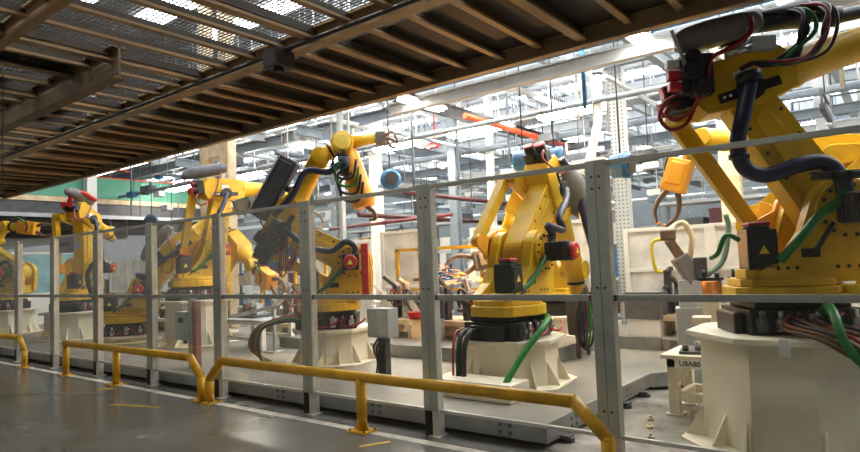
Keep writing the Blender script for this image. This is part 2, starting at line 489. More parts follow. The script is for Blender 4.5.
# black conduit, junction box and drop cables under the deck
o = MB().tube([(-12, 3.70, ZM - 0.03), (-6.5, 3.70, ZM - 0.03), (-3, 3.70, ZM - 0.02), (1.5, 3.70, ZM - 0.02)], 0.022, 8).build('conduit', BLK)
tag(o, 'thin black conduit clipped along the beam under the overhead deck', 'conduit')
jb = MB().b2((-4.72, 3.58, ZM - 0.19), (-4.50, 3.80, ZM - 0.01)).build('junction_box', BLK, None, 0.012)
tag(jb, 'small black junction box hanging under the overhead deck beam', 'junction box')
MB().cyl((-4.61, 3.69, ZM - 0.23), (-4.61, 3.69, ZM - 0.19), 0.05).build('gland', RUB, jb)
o = MB().tube([(-7.4, 2.3, ZM + 0.2), (-7.42, 2.3, 3.0), (-7.4, 2.3, 2.45)], 0.006, 6).build('pull_cord', BLK)
tag(o, 'thin black cord dangling below the overhead deck at left', 'cord')

# ------------------------------------------------------------------ safety fence
YF, DX, XP0 = 4.58, 1.715, -1.87
fence = empty('safety_fence', (-7.0, YF, 0), 0, 'tall grey framed safety fence with clear panels between aisle and robots', 'fence')
fo = Vector((-7.0, YF, 0))
def fpart(name, mb, m, bev=0.0, label=None, parent=None):
    bmesh.ops.translate(mb.bm, vec=-fo, verts=mb.bm.verts)
    o = mb.build(name, m, fence if parent is None else parent, bev)
    if parent is not None: pass
    if label: o['label'] = label
    return o
posts = [2.0, 0.16] + [XP0 - DX * k for k in range(12)]
for x in posts:
    b = MB()
    for s in (-1, 1):
        c = x + s * 0.042
        b.b2((c - 0.039, YF - 0.045, 0.23), (c + 0.039, YF + 0.045, 2.35))
    b.b2((x - 0.07, YF - 0.035, 0.25), (x + 0.07, YF + 0.035, 2.34))
    b.use(1)
    for z in (1.36, 2.22, 2.13, 0.42):
        for s in (-1, 1):
            b.cyl((x + s * 0.03, YF - 0.049, z), (x + s * 0.03, YF - 0.043, z), 0.010, seg=10)
    po = fpart('post', b, [POST, INK])
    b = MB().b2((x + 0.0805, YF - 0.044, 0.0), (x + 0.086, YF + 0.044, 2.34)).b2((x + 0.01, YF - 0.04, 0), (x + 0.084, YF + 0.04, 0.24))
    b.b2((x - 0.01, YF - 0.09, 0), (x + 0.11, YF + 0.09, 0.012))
    fpart('post_lit_edge', b, ALU, 0.002, None, po)  # pale side strip paints in a lit face; stub and base are real
    fpart('post_foot', MB().b2((x - 0.075, YF - 0.045, 0.0), (x + 0.009, YF + 0.045, 0.235)), RUB, 0.004, None, po)
for a, c in zip(posts[1:], posts[:-1]):
    x0, x1 = a + 0.083, c - 0.083
    b = MB().b2((x0, YF - 0.022, 1.255), (x1, YF + 0.022, 1.305)).b2((x0, YF - 0.026, 1.272), (x1, YF - 0.02, 1.288))
    b.use(1)
    for xx in (x0 + 0.02, x1 - 0.02):
        for z in (1.268, 1.292): b.cyl((xx, YF - 0.03, z), (xx, YF - 0.021, z), 0.011, seg=8)
    fpart('mid_rail', b, [POST, INK])
    fpart('top_rail', MB().b2((x0, YF - 0.02, 2.305), (x1, YF + 0.02, 2.345)), POST, 0.003)
    fpart('bottom_rail', MB().b2((x0, YF - 0.018, 0.215), (x1, YF + 0.018, 0.245)), ALU, 0.003)
    fpart('pane', MB().b2((x0 + 0.004, YF - 0.003, 0.246), (x1 - 0.004, YF + 0.003, 1.254)), PANE)
    fpart('pane', MB().b2((x0 + 0.004, YF - 0.003, 1.306), (x1 - 0.004, YF + 0.003, 2.304)), PANE)

# ------------------------------------------------------------------ yellow guard rails along the aisle
def guardrail(xl, xr, legs, bend_l, bend_r, label):
    g = empty('guard_rail', ((xl + xr) / 2, 4.33, 0), 0, label, 'guard rail', 'yellow guard rails along the aisle')
    o = Vector(((xl + xr) / 2, 4.33, 0)); H = 0.52; B = 0.24; r = 0.052
    def gp(name, b, m, par=None, bev=0):
        bmesh.ops.translate(b.bm, vec=-o, verts=b.bm.verts)
        return b.build(name, m, par or g, bev)
    pl = [(xl + B, 4.33, H)] if bend_l else [(xl - r, 4.33, H)]
    pr = [(xr - B, 4.33, H)] if bend_r else [(xr + r, 4.33, H)]
    b = MB().cyl(pl[0], pr[0], r, seg=8)
    if bend_l: b.cyl((xl + B + 0.02, 4.33, H + 0.01), (xl - 0.01, 4.33, H - B - 0.01), r, seg=8)
    if bend_r: b.cyl((xr - B - 0.02, 4.33, H + 0.01), (xr + 0.01, 4.33, H - B - 0.01), r, seg=8)
    gp('rail', b, GYEL)
    for x in [xl] + legs + [xr]:
        top = H - B + 0.02 if (x == xl and bend_l) or (x == xr and bend_r) else H
        l = gp('leg', MB().cyl((x, 4.33, 0.015), (x, 4.33, top), r, seg=12), GYEL)
        b = MB().b2((x - 0.12, 4.23, 0), (x + 0.12, 4.43, 0.015))
        for sx in (-1, 1):
            b.prism([(x + sx * 0.05, 0.015), (x + sx * 0.10, 0.015), (x + sx * 0.05, 0.10)], 1, 4.325, 4.335)
        b.use(1)
        for sx in (-1, 1):
            for sy in (-1, 1): b.cyl((x + sx * 0.095, 4.33 + sy * 0.075, 0.015), (x + sx * 0.095, 4.33 + sy * 0.075, 0.03), 0.012, seg=6)
        gp('foot_plate', b, [GYEL, DST], l)
guardrail(-6.88, -1.80, [-4.28], True, True, 'yellow guard rail nearest the camera, running in front of the two nearest fence panels')
guardrail(-11.05, -7.06, [-9.3], False, True, 'yellow guard rail with one square end, middle one of three along the aisle')
guardrail(-17.2, -12.82, [-15.0], True, True, 'yellow guard rail furthest down the aisle at far left')

# ------------------------------------------------------------------ robot pedestals
def pedestal(x, y, z0, h, w, rz, label, gus=True, cf=0.27):
    t = empty('robot_pedestal', (x, y, z0), math.radians(rz), label, 'pedestal', 'cream robot pedestals')
    c = w * cf
    def octo(s): return [(s, -s + c), (s, s - c), (s - c, s), (-s + c, s), (-s, s - c), (-s, -s + c), (-s + c, -s), (s - c, -s)]
    bm = MB()
    lo = [bm.bm.verts.new((px, py, 0)) for px, py in octo(w / 2)]
    hi = [bm.bm.verts.new((px * 0.97, py * 0.97, h - 0.05)) for px, py in octo(w / 2)]
    for i in range(8): bm.face([lo[i], lo[(i + 1) % 8], hi[(i + 1) % 8], hi[i]])
    bm.face(lo[::-1]); bm.face(hi)
    bm.build('body', CRM, t, 0.012)
    MB().prism(octo(w / 2 + 0.075), 2, h - 0.05, h).build('top_plate', CRM, t, 0.008)
    MB().prism(octo(w / 2 + 0.15), 2, 0, 0.02).build('foot_flange', CRM, t, 0.004)
    for k in range(8 if gus else 0):
        a = math.radians(45 * k); 
        R = Matrix.Rotation(a, 4, 'Z')
        r0 = w / 2 - 0.006 if k % 2 == 0 else w / 2 * 1.414 - c * 0.707 - 0.006
        for s in ((-0.62, 0.62) if k % 2 == 0 else (0,)):
            m = MB().prism([(r0 - 0.02, 0.02), (r0 + 0.14, 0.02), (r0 + 0.12, 0.06), (r0, 0.27), (r0 - 0.02, 0.27)], 1, s * w * 0.3 - 0.008, s * w * 0.3 + 0.008)
            m.rot(R); m.build('gusset', CRM, t)
    return t
pedestal(-0.80, 5.95, 0.0, 0.93, 1.40, 0, 'large cream pedestal of the nearest robot, standing on the bare floor at right', True, 0.34)
pedestal(-3.70, 6.25, 0.2, 0.52, 0.98, 8, 'cream pedestal under the robot between the two widest-looking fence posts')
pedestal(-6.90, 6.45, 0.2, 0.50, 0.98, 8, 'cream pedestal under the robot with its forearm raised high')
pedestal(-11.2, 6.8, 0.2, 0.87, 1.12, 8, 'tall cream pedestal behind the small grey control box')
pedestal(-13.25, 6.4, 0.2, 0.14, 0.9, 8, 'low cream pedestal under the crouching robot', False)
pedestal(-15.3, 6.2, 0.2, 0.62, 1.15, 8, 'cream pedestal under the robot carrying a grey panel')
pedestal(-18.95, 6.0, 0.2, 0.62, 1.15, 8, 'cream pedestal under the robot furthest left')

# ------------------------------------------------------------------ robots
def robot(label, x, y, zp, yaw, a, e, L=1.2, fl=1.35, crank=None, col=None, boom=True, hoses=True, w=None, tool=None, cap=RED, detail=True, scale=1.0):
    """a parallel-link arm robot. yaw: heading; a: lean of the lower arm from vertical; e: forearm elevation"""
    Y_ = col or YEL
    t = empty('welding_robot', (x, y, zp), math.radians(yaw), label, 'robot', 'yellow parallel-link robots')
    t.scale = (scale,) * 3
    ar, er = math.radians(a), math.radians(e)
    cr = math.radians(crank if crank is not None else e)
    J2 = Vector((0.37, 0, 0.96)); J3 = J2 + Vector((math.sin(ar), 0, math.cos(ar))) * L
    fd = Vector((math.cos(er), 0, math.sin(er))); fu = Vector((-math.sin(er), 0, math.cos(er)))
    cd = -Vector((math.cos(cr), 0, math.sin(cr)))
    K2 = J2 + cd * 0.46; K3 = J3 + cd * 0.46
    S = Vector((0, -1, 0))
    # black plinth with its connectors
    b = MB().b2((-0.42, -0.34, 0.0), (0.40, 0.34, 0.20)).b2((-0.36, -0.29, 0.20), (0.36, 0.29, 0.255)).b2((-0.50, -0.22, 0.0), (-0.42, 0.22, 0.17))
    base = b.build('connection_plinth', BLK, t, 0.012)
    random.seed(int(x * 100) + 7)
    if detail:
        for k in range(6):
            px = -0.34 + k * 0.135
            m = MB().b2((px - 0.035, -0.40, 0.03), (px + 0.035, -0.34, 0.13)).cyl((px, -0.42, 0.10), (px, -0.40, 0.10), 0.03, seg=10).cyl((px, -0.385, 0.13), (px, -0.385, 0.19), 0.022, seg=10)
            m.build('connector', SIL if k % 2 else DGR, base)
        for k in range(2):
            MB().tube([(-0.12 + k * 0.38, -0.36, 0.16), (-0.2 + k * 0.38, -0.43, 0.10), (-0.08 + k * 0.38, -0.47, 0.05), (0.08 + k * 0.38, -0.45, 0.08), (0.16 + k * 0.38, -0.39, 0.15)], 0.014, 7).build('hose_loop', REDH, base)
        MB().b2((0.02, -0.346, 0.11), (0.12, -0.34, 0.16)).build('data_plate', WHT, base)
    # turntable and its swept base casting
    poly = arc(0, 0, 0.44, -100, 100, 14) + [(-0.18, 0.36), (-0.42, 0.24), (-0.47, 0.12), (-0.47, -0.22), (-0.40, -0.30), (-0.18, -0.40)]
    b = MB().prism(poly, 2, 0.26, 0.375)
    b.prism([(p[0] * 0.9, p[1] * 0.9) for p in poly], 2, 0.375, 0.44)
    b.b2((-0.40, -0.26, 0.44), (-0.14, -0.02, 0.52))
    tb = b.use(1).build('turntable', [Y_, INK], t, 0.012)
    # two cheeks that carry the lower arm
    for s in (-1, 1):
        prof = [(-0.30, 0.40), (0.52, 0.40), (0.62, 0.50), (0.64, 0.80)] + arc(0.37, 0.96, 0.27, -20, 165, 14) + [(0.03, 0.80), (-0.10, 0.62), (-0.30, 0.50)]
        y0, y1 = (s * 0.17, s * 0.29)
        b = MB().prism(prof, 1, min(y0, y1), max(y0, y1))
        if s < 0:
            b.cyl((0.37, -0.29, 0.96), (0.37, -0.335, 0.96), 0.235, seg=28)
            b.cyl((0.37, -0.335, 0.96), (0.37, -0.37, 0.96), 0.15, seg=24)
            b.use(1)
            for k in range(14):
                an = 2 * PI * k / 14
                b.cyl((0.37 + 0.20 * math.cos(an), -0.336, 0.96 + 0.20 * math.sin(an)), (0.37 + 0.20 * math.cos(an), -0.352, 0.96 + 0.20 * math.sin(an)), 0.016, seg=8)
            for px in (-0.16, -0.09, -0.02, 0.28, 0.36, 0.44):
                b.cyl((px, -0.291, 0.52), (px, -0.297, 0.52), 0.016, seg=8)
            b.b2((0.02, -0.296, 0.60), (0.16, -0.288, 0.67))
        b.build('cheek', [Y_, INK], t, 0.008)
    MB().b2((0.0, -0.17, 0.42), (0.55, 0.17, 0.62)).build('cheek_bridge', Y_, t, 0.01)
    # servo motors
    b = MB().b2((-0.38, -0.29, 0.52), (-0.15, -0.07, 0.84)).b2((-0.36, -0.31, 0.56), (-0.17, -0.05, 0.80)).cyl((-0.265, -0.18, 0.84), (-0.265, -0.18, 0.87), 0.10)
    for k in range(4): b.b2((-0.38, -0.302, 0.57 + k * 0.06), (-0.15, -0.29, 0.59 + k * 0.06))
    sm = b.build('servo_motor', BLK, t, 0.01)
    MB().b2((-0.35, -0.26, 0.87), (-0.18, -0.10, 0.902)).build('motor_cap', cap, sm, 0.012)
    MB().prism([(-0.305, 0.64), (-0.225, 0.64), (-0.265, 0.71)], 1, -0.314, -0.310).build('warning_triangle', WARN, sm)
    b = MB().b2((0.26, -0.66, 0.86), (0.48, -0.37, 1.07)).cyl((0.37, -0.66, 0.965), (0.37, -0.68, 0.965), 0.10)
    for k in range(4): b.b2((0.25, -0.64 + k * 0.06, 0.85), (0.49, -0.615 + k * 0.06, 1.08))
    sm = b.build('servo_motor', BLK, t, 0.01)
    MB().cyl((0.37, -0.68, 0.965), (0.37, -0.73, 0.965), 0.105, 0.09).build('motor_cap', cap if not detail else RED, sm, 0.01)
    MB().prism([(0.33, 0.93), (0.41, 0.93), (0.37, 1.0)], 1, -0.737, -0.731).build('warning_triangle', WARN, sm)
    # lower arm, link bar, cranks
    la = link_poly((J2.x, J2.z), 0.225, (J3.x, J3.z), 0.185)
    b = MB().prism(la, 1, -0.13, 0.13)
    mid = link_poly(tuple((J2 * 0.8 + J3 * 0.2).xz), 0.10, tuple((J2 * 0.25 + J3 * 0.75).xz), 0.07)
    b.prism(mid, 1, -0.15, 0.15)
    b.use(1)
    ad = (J3 - J2).normalized(); an_ = Vector((ad.z, 0, -ad.x))
    for f in (0.35, 0.55, 0.75):
        for s in (-1, 1):
            p = J2.lerp(J3, f) + an_ * (0.15 * s)
            b.cyl(p + S * 0.13, p + S * 0.142, 0.017, seg=8)
    b.build('lower_arm', [Y_, INK], t, 0.012)
    b = MB().prism(link_poly((K2.x, K2.z), 0.064, (K3.x, K3.z), 0.08), 1, 0.30, 0.40)
    b.build('link_bar', Y_, t, 0.008)
    b = MB().prism(link_poly((J2.x, J2.z), 0.19, (K2.x, K2.z), 0.085), 1, 0.29, 0.33)
    b.prism(hull(arc(J2.x, J2.z, 0.30, 100, 190, 8) + [(J2.x, J2.z), (J2.x - 0.05, J2.z - 0.2)]), 1, 0.29, 0.36)
    b.build('crank', ORG, t, 0.006)
    # forearm: motor housing over the elbow, then a tapering tube to the wrist
    def fp(u, v, yy=0.0): return J3 + fd * u + fu * v + Vector((0, yy, 0))
    RF = Matrix((fd, Vector((0, 1, 0)), fu)).transposed().to_4x4()
    TF = Matrix.Translation(J3) @ RF
    b = MB().prism([(-0.40, -0.02), (-0.34, -0.12), (0.10, -0.17), (0.42, -0.12), (0.46, 0.14), (0.36, 0.27), (-0.30, 0.30), (-0.40, 0.22)], 1, -0.17, 0.17)
    b.prism(link_poly((0, 0), 0.13, tuple((RF.transposed().to_3x3() @ (K3 - J3)).xz), 0.085), 1, 0.17, 0.30)
    b.lathe((0.38, 0, 0.07), (fl, 0, 0.07), [(0, 0.17), (0.08, 0.19), (0.12, 0.165), (0.7, 0.125), (0.74, 0.15), (0.97, 0.15), (1, 0.13)], 24)
    b.rot(TF); b.build('forearm', Y_, t, 0.008)
    b = MB().b2((-0.26, -0.285, -0.085), (0.24, -0.26, -0.005)).cyl((0, -0.26, -0.03), (0, -0.31, -0.03), 0.11)
    b.use(1)
    for px in (-0.22, -0.17): b.cyl((px, -0.284, -0.045), (px, -0.292, -0.045), 0.014, seg=8)
    b.rot(TF); b.build('elbow_bracket', [BLK, WHT], t, 0.004)
    for (my, mz, L_) in ((-0.09, 0.06, 0.22), (0.08, 0.07, 0.22), (-0.01, 0.19, 0.18)):
        b = MB().b2((-0.40 - L_ * 0.6, my - 0.075, mz - 0.075), (-0.38, my + 0.075, mz + 0.075)).cyl((-0.4 - L_, my, mz), (-0.38, my, mz), 0.07, seg=14)
        b.rot(TF); m_ = b.build('arm_motor', BLK, t, 0.008)
        b = MB().cyl((-0.42 - L_, my, mz), (-0.398 - L_, my, mz), 0.066, seg=14).rot(TF); b.build('motor_cap', cap, m_)
    b = MB().b2((-0.05, -0.178, 0.05), (0.10, -0.170, 0.15)).rot(TF); b.build('data_plate', WHT, t)
    # wrist
    wr = math.radians(e if w is None else w)
    W0 = fp(fl, 0.07); wd = Vector((math.cos(wr), 0, math.sin(wr)))
    b = MB().ball(W0, 0.155, (1, 0.95, 1), 20).lathe(W0, W0 + wd * 0.36, [(0, 0.12), (0.45, 0.125), (0.5, 0.10), (0.9, 0.10), (1, 0.08)], 20)
    b.cyl(W0 + Vector((0, -0.175, 0)), W0 + Vector((0, 0.175, 0)), 0.125, seg=22)
    wt = b.build('wrist', Y_, t, 0.006)
    MB().cyl(W0 + wd * 0.36, W0 + wd * 0.41, 0.085, seg=18).build('tool_flange', SIL, wt, 0.004)
    MB().lathe(W0 + wd * 0.16, W0 + wd * 0.20, [(0, 0.128), (1, 0.128)], 22).build('wrist_seal', BLK, wt)
    # cable boom over the forearm
    if boom:
        b = MB()
        secs = [(-0.78, 0.33, 0.03), (-0.72, 0.36, 0.085), (-0.55, 0.42, 0.12), (-0.3, 0.46, 0.125), (0.0, 0.50, 0.115), (0.12, 0.52, 0.09)]
        b.tube([(q[0], 0, q[1]) for q in secs], [q[2] for q in secs], 18)
        b.rot(TF); cb = b.build('cable_boom', MGR if zp < 0.9 else DGR, t)
        b = MB().b2((0.02, -0.03, 0.27), (0.10, 0.03, 0.46)).rot(TF); b.build('boom_bracket', LGR, t, 0.004)
    # hose bundle from elbow down to the turntable
    if hoses:
        b = MB().tube([fp(0.0, -0.03, -0.30), J3.lerp(J2, 0.22) + Vector((-0.06, -0.38, 0)), J3.lerp(J2, 0.5) + Vector((-0.15, -0.42, 0)), J3.lerp(J2, 0.68) + Vector((0.02, -0.44, 0)), J2 + Vector((-0.08, -0.42, 0.30)), J2 + Vector((0.06, -0.40, 0.20)), J2 + Vector((-0.02, -0.38, 0.02))], 0.045, 12)
        b.build('hose_bundle', NAVY, t)
        b = MB().tube([J2 + Vector((-0.02, -0.38, 0.02)), (0.16, -0.37, 0.80), (-0.02, -0.33, 0.62), (-0.16, -0.27, 0.54)], 0.028, 10)
        b.build('coolant_hose', GRN, t)
        MB().tube([(-0.27, -0.14, 0.55), (-0.2, -0.3, 0.5), (0.0, -0.31, 0.66), (0.2, -0.37, 0.8), (0.3, -0.4, 0.9)], 0.012, 7).build('motor_cable', BLK, t)
        MB().tube([fp(-0.45, 0.06, -0.1), fp(-0.6, -0.1, -0.2), fp(-0.55, -0.25, -0.24), fp(-0.38, -0.18, -0.3), fp(-0.2, 0.05, -0.25), fp(-0.1, 0.3, -0.2), fp(0.02, 0.45, -0.08)], 0.014, 8).build('red_cable', REDH, t)
    return t, (J2, J3, W0, wd, fp, TF)

def weld_gun(t, p0, d, cables=True, col=ORG):
    """spot welding gun as a part of the robot t: transformer body and two curved arms with tips"""
    p0, d = Vector(p0), Vector(d).normalized()
    s = Vector((0, 1, 0)); n = d.cross(s).normalized()
    R = Matrix((d, s, n)).transposed().to_4x4(); T = Matrix.Translation(p0) @ R
    b = MB().b2((0.0, -0.13, -0.17), (0.50, 0.13, 0.17)).b2((0.05, -0.15, -0.12), (0.40, 0.15, 0.12)).rot(T)
    g = b.build('gun_body', col, t, 0.03)
    for sg in (-1, 1):
        b = MB().tube([(0.5, 0, sg * 0.08), (0.66, 0, sg * 0.15), (0.84, 0, sg * 0.16), (1.0, 0, sg * 0.07)], 0.045, 10, r2=0.025).rot(T)
        b.build('gun_arm', mat('gun_arm_bronze', (0.25, 0.16, 0.11), 0.45, 0.5, 0.2, 8), g)
        b = MB().cyl((1.0, 0, sg * 0.08), (1.0, 0, sg * 0.02), 0.022, seg=10).rot(T); b.build('electrode_tip', COP, g)
    if cables:
        for k in range(2):
            b = MB().tube([(0.02, -0.05 + 0.1 * k, 0.17), (-0.02, -0.16, 0.26), (0.22, -0.2, 0.26 - 0.1 * k), (0.36, -0.19, 0.05), (0.3, -0.15, -0.1)], 0.018, 8).rot(T)
            b.build('gun_cable', GRN if k else BLK, g)
    return g

# robot A: nearest, forearm reaching out of the picture
r1, K = robot('largest and nearest yellow robot on the big cream pedestal at right', -0.82, 5.90, 0.93, 30, -31, 15, L=1.25, fl=1.75, crank=14, boom=False, hoses=False, w=10)

def vx(*p): return [Vector(q) for q in p]
# what is strapped to the nearest robot's forearm and arm
MB().tube([(-.30, -.37, 2.04), (-.38, -.38, 1.74), (-.44, -.40, 1.52), (-.40, -.40, 1.33), (-.24, -.40, 1.26), (.02, -.40, 1.33), (.20, -.40, 1.33), (.31, -.39, 1.20), (.33, -.38, 1.10)], 0.062, 16).build('hose_bundle', NAVY, r1)
MB().lathe((-.30, -.37, 2.02), (-.31, -.37, 2.10), [(0, 0.10), (1, 0.10)], 20).build('hose_clamp', BLK, r1)
MB().lathe((-.435, -.40, 1.44), (-.435, -.40, 1.40), [(0, 0.078), (1, 0.078)], 16).build('hose_clamp', BLK, r1)
MB().tube([(.36, -.36, 1.22), (.28, -.43, 1.05), (.12, -.43, .93), (-.02, -.40, .76), (-.16, -.33, .58)], 0.036, 12).build('coolant_hose', GRN, r1)
MB().tube([(-.62, -.14, .62), (-.60, -.26, .66), (-.56, -.30, .78), (-.50, -.26, .80), (-.42, -.22, .76)], 0.02, 8).build('coolant_hose', GRN, r1)
b = MB()
for k in range(4): b.b2((.10 + k * .11, -.50, 1.20), (.19 + k * .11, -.36, 1.245))
b.b2((.08, -.46, 1.245), (.56, -.38, 1.262)); b.build('hose_rack', BLK, r1, 0.004)
MB().tube([(.24, -.36, .86), (.16, -.38, .76), (.10, -.36, .66), (.03, -.32, .62)], 0.02, 8).build('motor_cable', BLK, r1)
# long grey boom
b = MB()
secs = [(-.80, 2.44, .03), (-.78, 2.44, .075), (-.70, 2.47, .11), (-.52, 2.51, .12), (-.28, 2.56, .11), (-.12, 2.60, .085)]
b.tube([(q[0], -.16, q[1]) for q in secs], [q[2] for q in secs], 20)
b.build('cable_boom', MGR, r1)
b = MB().lathe((-.14, -.14, 2.58), (.30, -.08, 2.66), [(0, .085), (.5, .10), (.9, .13), (1, .10)], 18)
b.b2((-.42, -.11, 2.41), (-.10, -.05, 2.46)); b.build('boom_arm', BLK, r1)
MB().b2((-.20, -.14, 2.64), (-.08, -.04, 2.70)).build('junction_block', MATS['light_grey_paint'], r1, 0.006)
MB().b2((-.22, -.24, 2.32), (-.02, -.10, 2.44)).build('valve_block', LGR, r1, 0.01)
MB().cyl((-.44, -.20, 2.31), (-.20, -.20, 2.37), .04).build('air_cylinder', SIL, r1)
MB().b2((-.40, -.16, 2.38), (-.14, -.08, 2.40)).build('bracket_strip', WHT, r1)
random.seed(11)
for k, (m, r) in enumerate(((BLK, .016), (BLK, .02), (BLK, .015), (GRN, .018), (BLK, .02), (REDH, .012), (BLK, .018), (BLK, .014))):
    x0 = .10 + .035 * k + random.uniform(-.03, .03); yy = -.26 - .012 * k + random.uniform(-.04, .04)
    MB().tube([(x0 - .05, yy + .16, 2.68), (x0 + .04, yy, 2.60), (x0 + random.uniform(-.03, .1), yy - .05, 2.42), (x0 - .08 + random.uniform(-.05, .07), yy - .05, 2.26 - .03 * (k % 3)), (x0 - .24, yy - .03, 2.17), (-.22, -.28, 2.20), (-.33, -.27, 2.16)], r, 8).build('cable', m, r1)
MB().tube([(-.26, -.16, 2.66), (-.22, -.26, 2.58), (-.24, -.28, 2.45), (-.40, -.30, 2.34), (-.56, -.30, 2.26), (-.60, -.30, 2.10), (-.66, -.30, 1.98), (-.74, -.30, 1.84), (-.86, -.25, 1.78), (-.92, -.2, 1.86), (-.80, -.15, 1.95)], 0.018, 8).build('red_cable', REDH, r1)
MB().tube([(-.76, -.15, 2.02), (-.90, -.22, 1.96), (-.98, -.22, 1.82), (-.90, -.25, 1.70), (-.78, -.25, 1.74), (-.70, -.22, 1.86)], 0.016, 8).build('red_cable', REDH, r1)
for (px, pz, pl, pr) in ((-.72, 2.16, .26, .085), (-.66, 2.03, .24, .08), (-.70, 2.28, .20, .07)):
    MB().cyl((px, -.12, pz), (px, -.12 - pl, pz), pr, seg=18).cyl((px, -.12 - pl, pz), (px, -.15 - pl, pz), pr * .7, seg=14).build('arm_motor', BLK, r1, .008)
MB().b2((-.80, -.28, 1.98), (-.54, -.14, 2.32)).build('motor_plate', BLK, r1, .01)
for k in range(3): MB().b2((-.90, -.30 + .02 * k, 2.02 + .10 * k), (-.80, -.20 + .02 * k, 2.09 + .10 * k)).build('connector', RED if k < 2 else WHT, r1, 0.01)
MB().lathe((.28, -.1, 2.62), (.52, -.12, 2.58), [(0, .05), (.6, .05), (.62, .085), (1, .085)], 18).build('hose_reel_end', BLK, r1)
MB().tube([(.45, -.1, 2.58), (.8, 0, 2.66), (1.2, .05, 2.75)], .06, 12).build('boom_hose', BLK, r1)
MB().bar((-.76, -.30, 2.20), (-.86, -.30, 2.52), .025, .025).build('strut', MATS['light_grey_paint'], r1)
b = MB().b2((.16, -.52, .265), (.66, -.40, .33)).b2((.22, -.52, .33), (.52, -.42, .39)).b2((.32, -.52, .39), (.42, -.44, .43))
b.build('hard_stop', mat('bright_yellow_bracket', (0.90, 0.58, 0.01), 0.4), r1, 0.008)
for k in range(9):
    z0 = .05 + .018 * (k % 4)
    MB().tube([(-.25 + .045 * k, -.39, z0 + .03), (-.24 + .045 * k, -.58, z0 + .01), (-.16 + .045 * k, -.84 - .026 * k, .035 + .012 * (k % 3)), (.0 + .045 * k, -1.0 - .026 * k, -.09 - .012 * k), (.25 + .045 * k, -1.10 - .026 * k, -.24 - .015 * k)], 0.013 + .002 * (k % 3), 7).build('cable', (BRN, BRN, BLK, BRN, REDH)[k % 5], r1)
MB().tube([(.10, -.36, .17), (.04, -.6, .24), (-.03, -.84, .18), (-.04, -.95, .03), (.04, -1.02, -.12), (.24, -1.10, -.30)], 0.034, 12).build('coolant_hose', GRN, r1)
MB().box((-.33, -.72, -.045), (.075, .02, .13), Matrix.Rotation(math.radians(-30), 3, 'Z')).build('cable_bracket', WHT, r1, 0.004)

# robot B
r2, K = robot('yellow robot seen from behind with a black hose arch, standing right of the sparks', -3.70, 6.2, 0.72, 90, 42, -58, L=1.1, fl=1.30, crank=-20, w=-82, boom=False)
J2, J3, W0, wd, fp, TF = K
MB().tube([fp(-.3, .3, -.2), fp(0.1, .34, -.28), fp(.5, .22, -.30), fp(.9, .20, -.30), fp(1.3, .22, -.26), W0 + Vector((.1, -.22, -.35)), W0 + Vector((-.2, -.2, -.62))], 0.05, 12).build('dress_hose', NAVY, r2)
b = MB().lathe(fp(-.22, .34, -.14), fp(.62, .40, -.20), [(0, .06), (.1, .15), (.4, .21), (.8, .19), (1, .08)], 22); b.build('cable_dome', MGR, r2)
weld_gun(r2, W0 + wd * .41, wd, True, DGR)
for k in range(7):
    MB().tube([W0 + Vector((-.1, -.2, -.2)), W0 + Vector((-.12 - .03 * k, -.3 + .03 * k, -.55)), W0 + Vector((-.3 + .05 * k, -.34 + .06 * k, -.95)), W0 + Vector((-.05, -.12, -1.10))], .016, 7).build('cable', (BLK, GRN, BRN, BLK, NAVY, BLK, BRN)[k], r2)
MB().tube([(.10, -.30, .2), (.0, -.5, .24), (-.3, -.62, .18), (-.55, -.55, -.02), (-.82, -.46, -.30), (-.88, -.44, -.42)], .035, 10).build('coolant_hose', GRN, r2)
for k in range(3): MB().tube([(-.42, .10 + .1 * k, .12), (-.64, .12 + .09 * k, .10), (-.76, .12 + .07 * k, -.08), (-.78, .12 + .07 * k, -.42)], .03 if k < 2 else .014, 9).build('cable', BLK if k < 2 else REDH, r2)
MB().b2((-1.0, -.58, -.52), (-.62, .42, -.34)).build('cable_trough', CRM, r2, 0.01)

# robot C
r3, K = robot('yellow robot with forearm raised high and a long orange welding gun hanging from its wrist', -6.90, 6.4, 0.70, 40, -62, 60, L=1.15, fl=1.22, crank=58, w=28, boom=False)
J2, J3, W0, wd, fp, TF = K
b = MB().b2((-.04, -.17, .30), (.97, .14, .60)).b2((.02, -.19, .34), (.91, .16, .56)).b2((.1, -.05, .22), (.2, .05, .30)).b2((.5, -.05, .15), (.6, .05, .30)); b.rot(TF); b.build('cable_panel', DGR, r3, 0.03)
b = MB().b2((.0, -.196, .575), (.95, -.16, .59)); b.rot(TF); b.build('panel_trim', LGR, r3)
p0 = W0 + wd * .40
MB().cyl(p0 + Vector((0, -.19, 0)), p0 + Vector((0, .19, 0)), .17, seg=26).build('wrist_drum', YEL, r3, 0.02)
MB().cyl(p0 + Vector((0, -.235, 0)), p0 + Vector((0, -.19, 0)), .13, seg=26).build('drum_cap', mat('pale_yellow', (0.85, 0.66, 0.12), 0.35), r3, 0.02)
MB().lathe(p0 + Vector((.1, 0, .02)), p0 + Vector((.54, 0, .08)), [(0, .11), (.5, .085), (1, .075)], 18).build('tool_arm', YEL, r3)
MB().b2(*[p0 + Vector(q) for q in ((.50, -.09, -.03), (.66, .09, .17))]).build('gripper_head', MGR, r3, 0.02)
for k in range(3): MB().tube([p0 + Vector((.62, -.08 + .08 * k, .08)), p0 + Vector((.76, -.10 + .1 * k, .14 - .1 * k)), p0 + Vector((.84, -.08 + .08 * k, -.02))], .03, 8, r2=.015).build('gripper_finger', MATS['gun_arm_bronze'], r3)
gd = Vector((.26, -.05, -.96))
b = MB().lathe(p0 + Vector((.06, 0, -.08)), p0 + Vector((.06, 0, -.08)) + gd * .95, [(0, .10), (.1, .15), (.5, .17), (.9, .19), (1, .14)], 20)
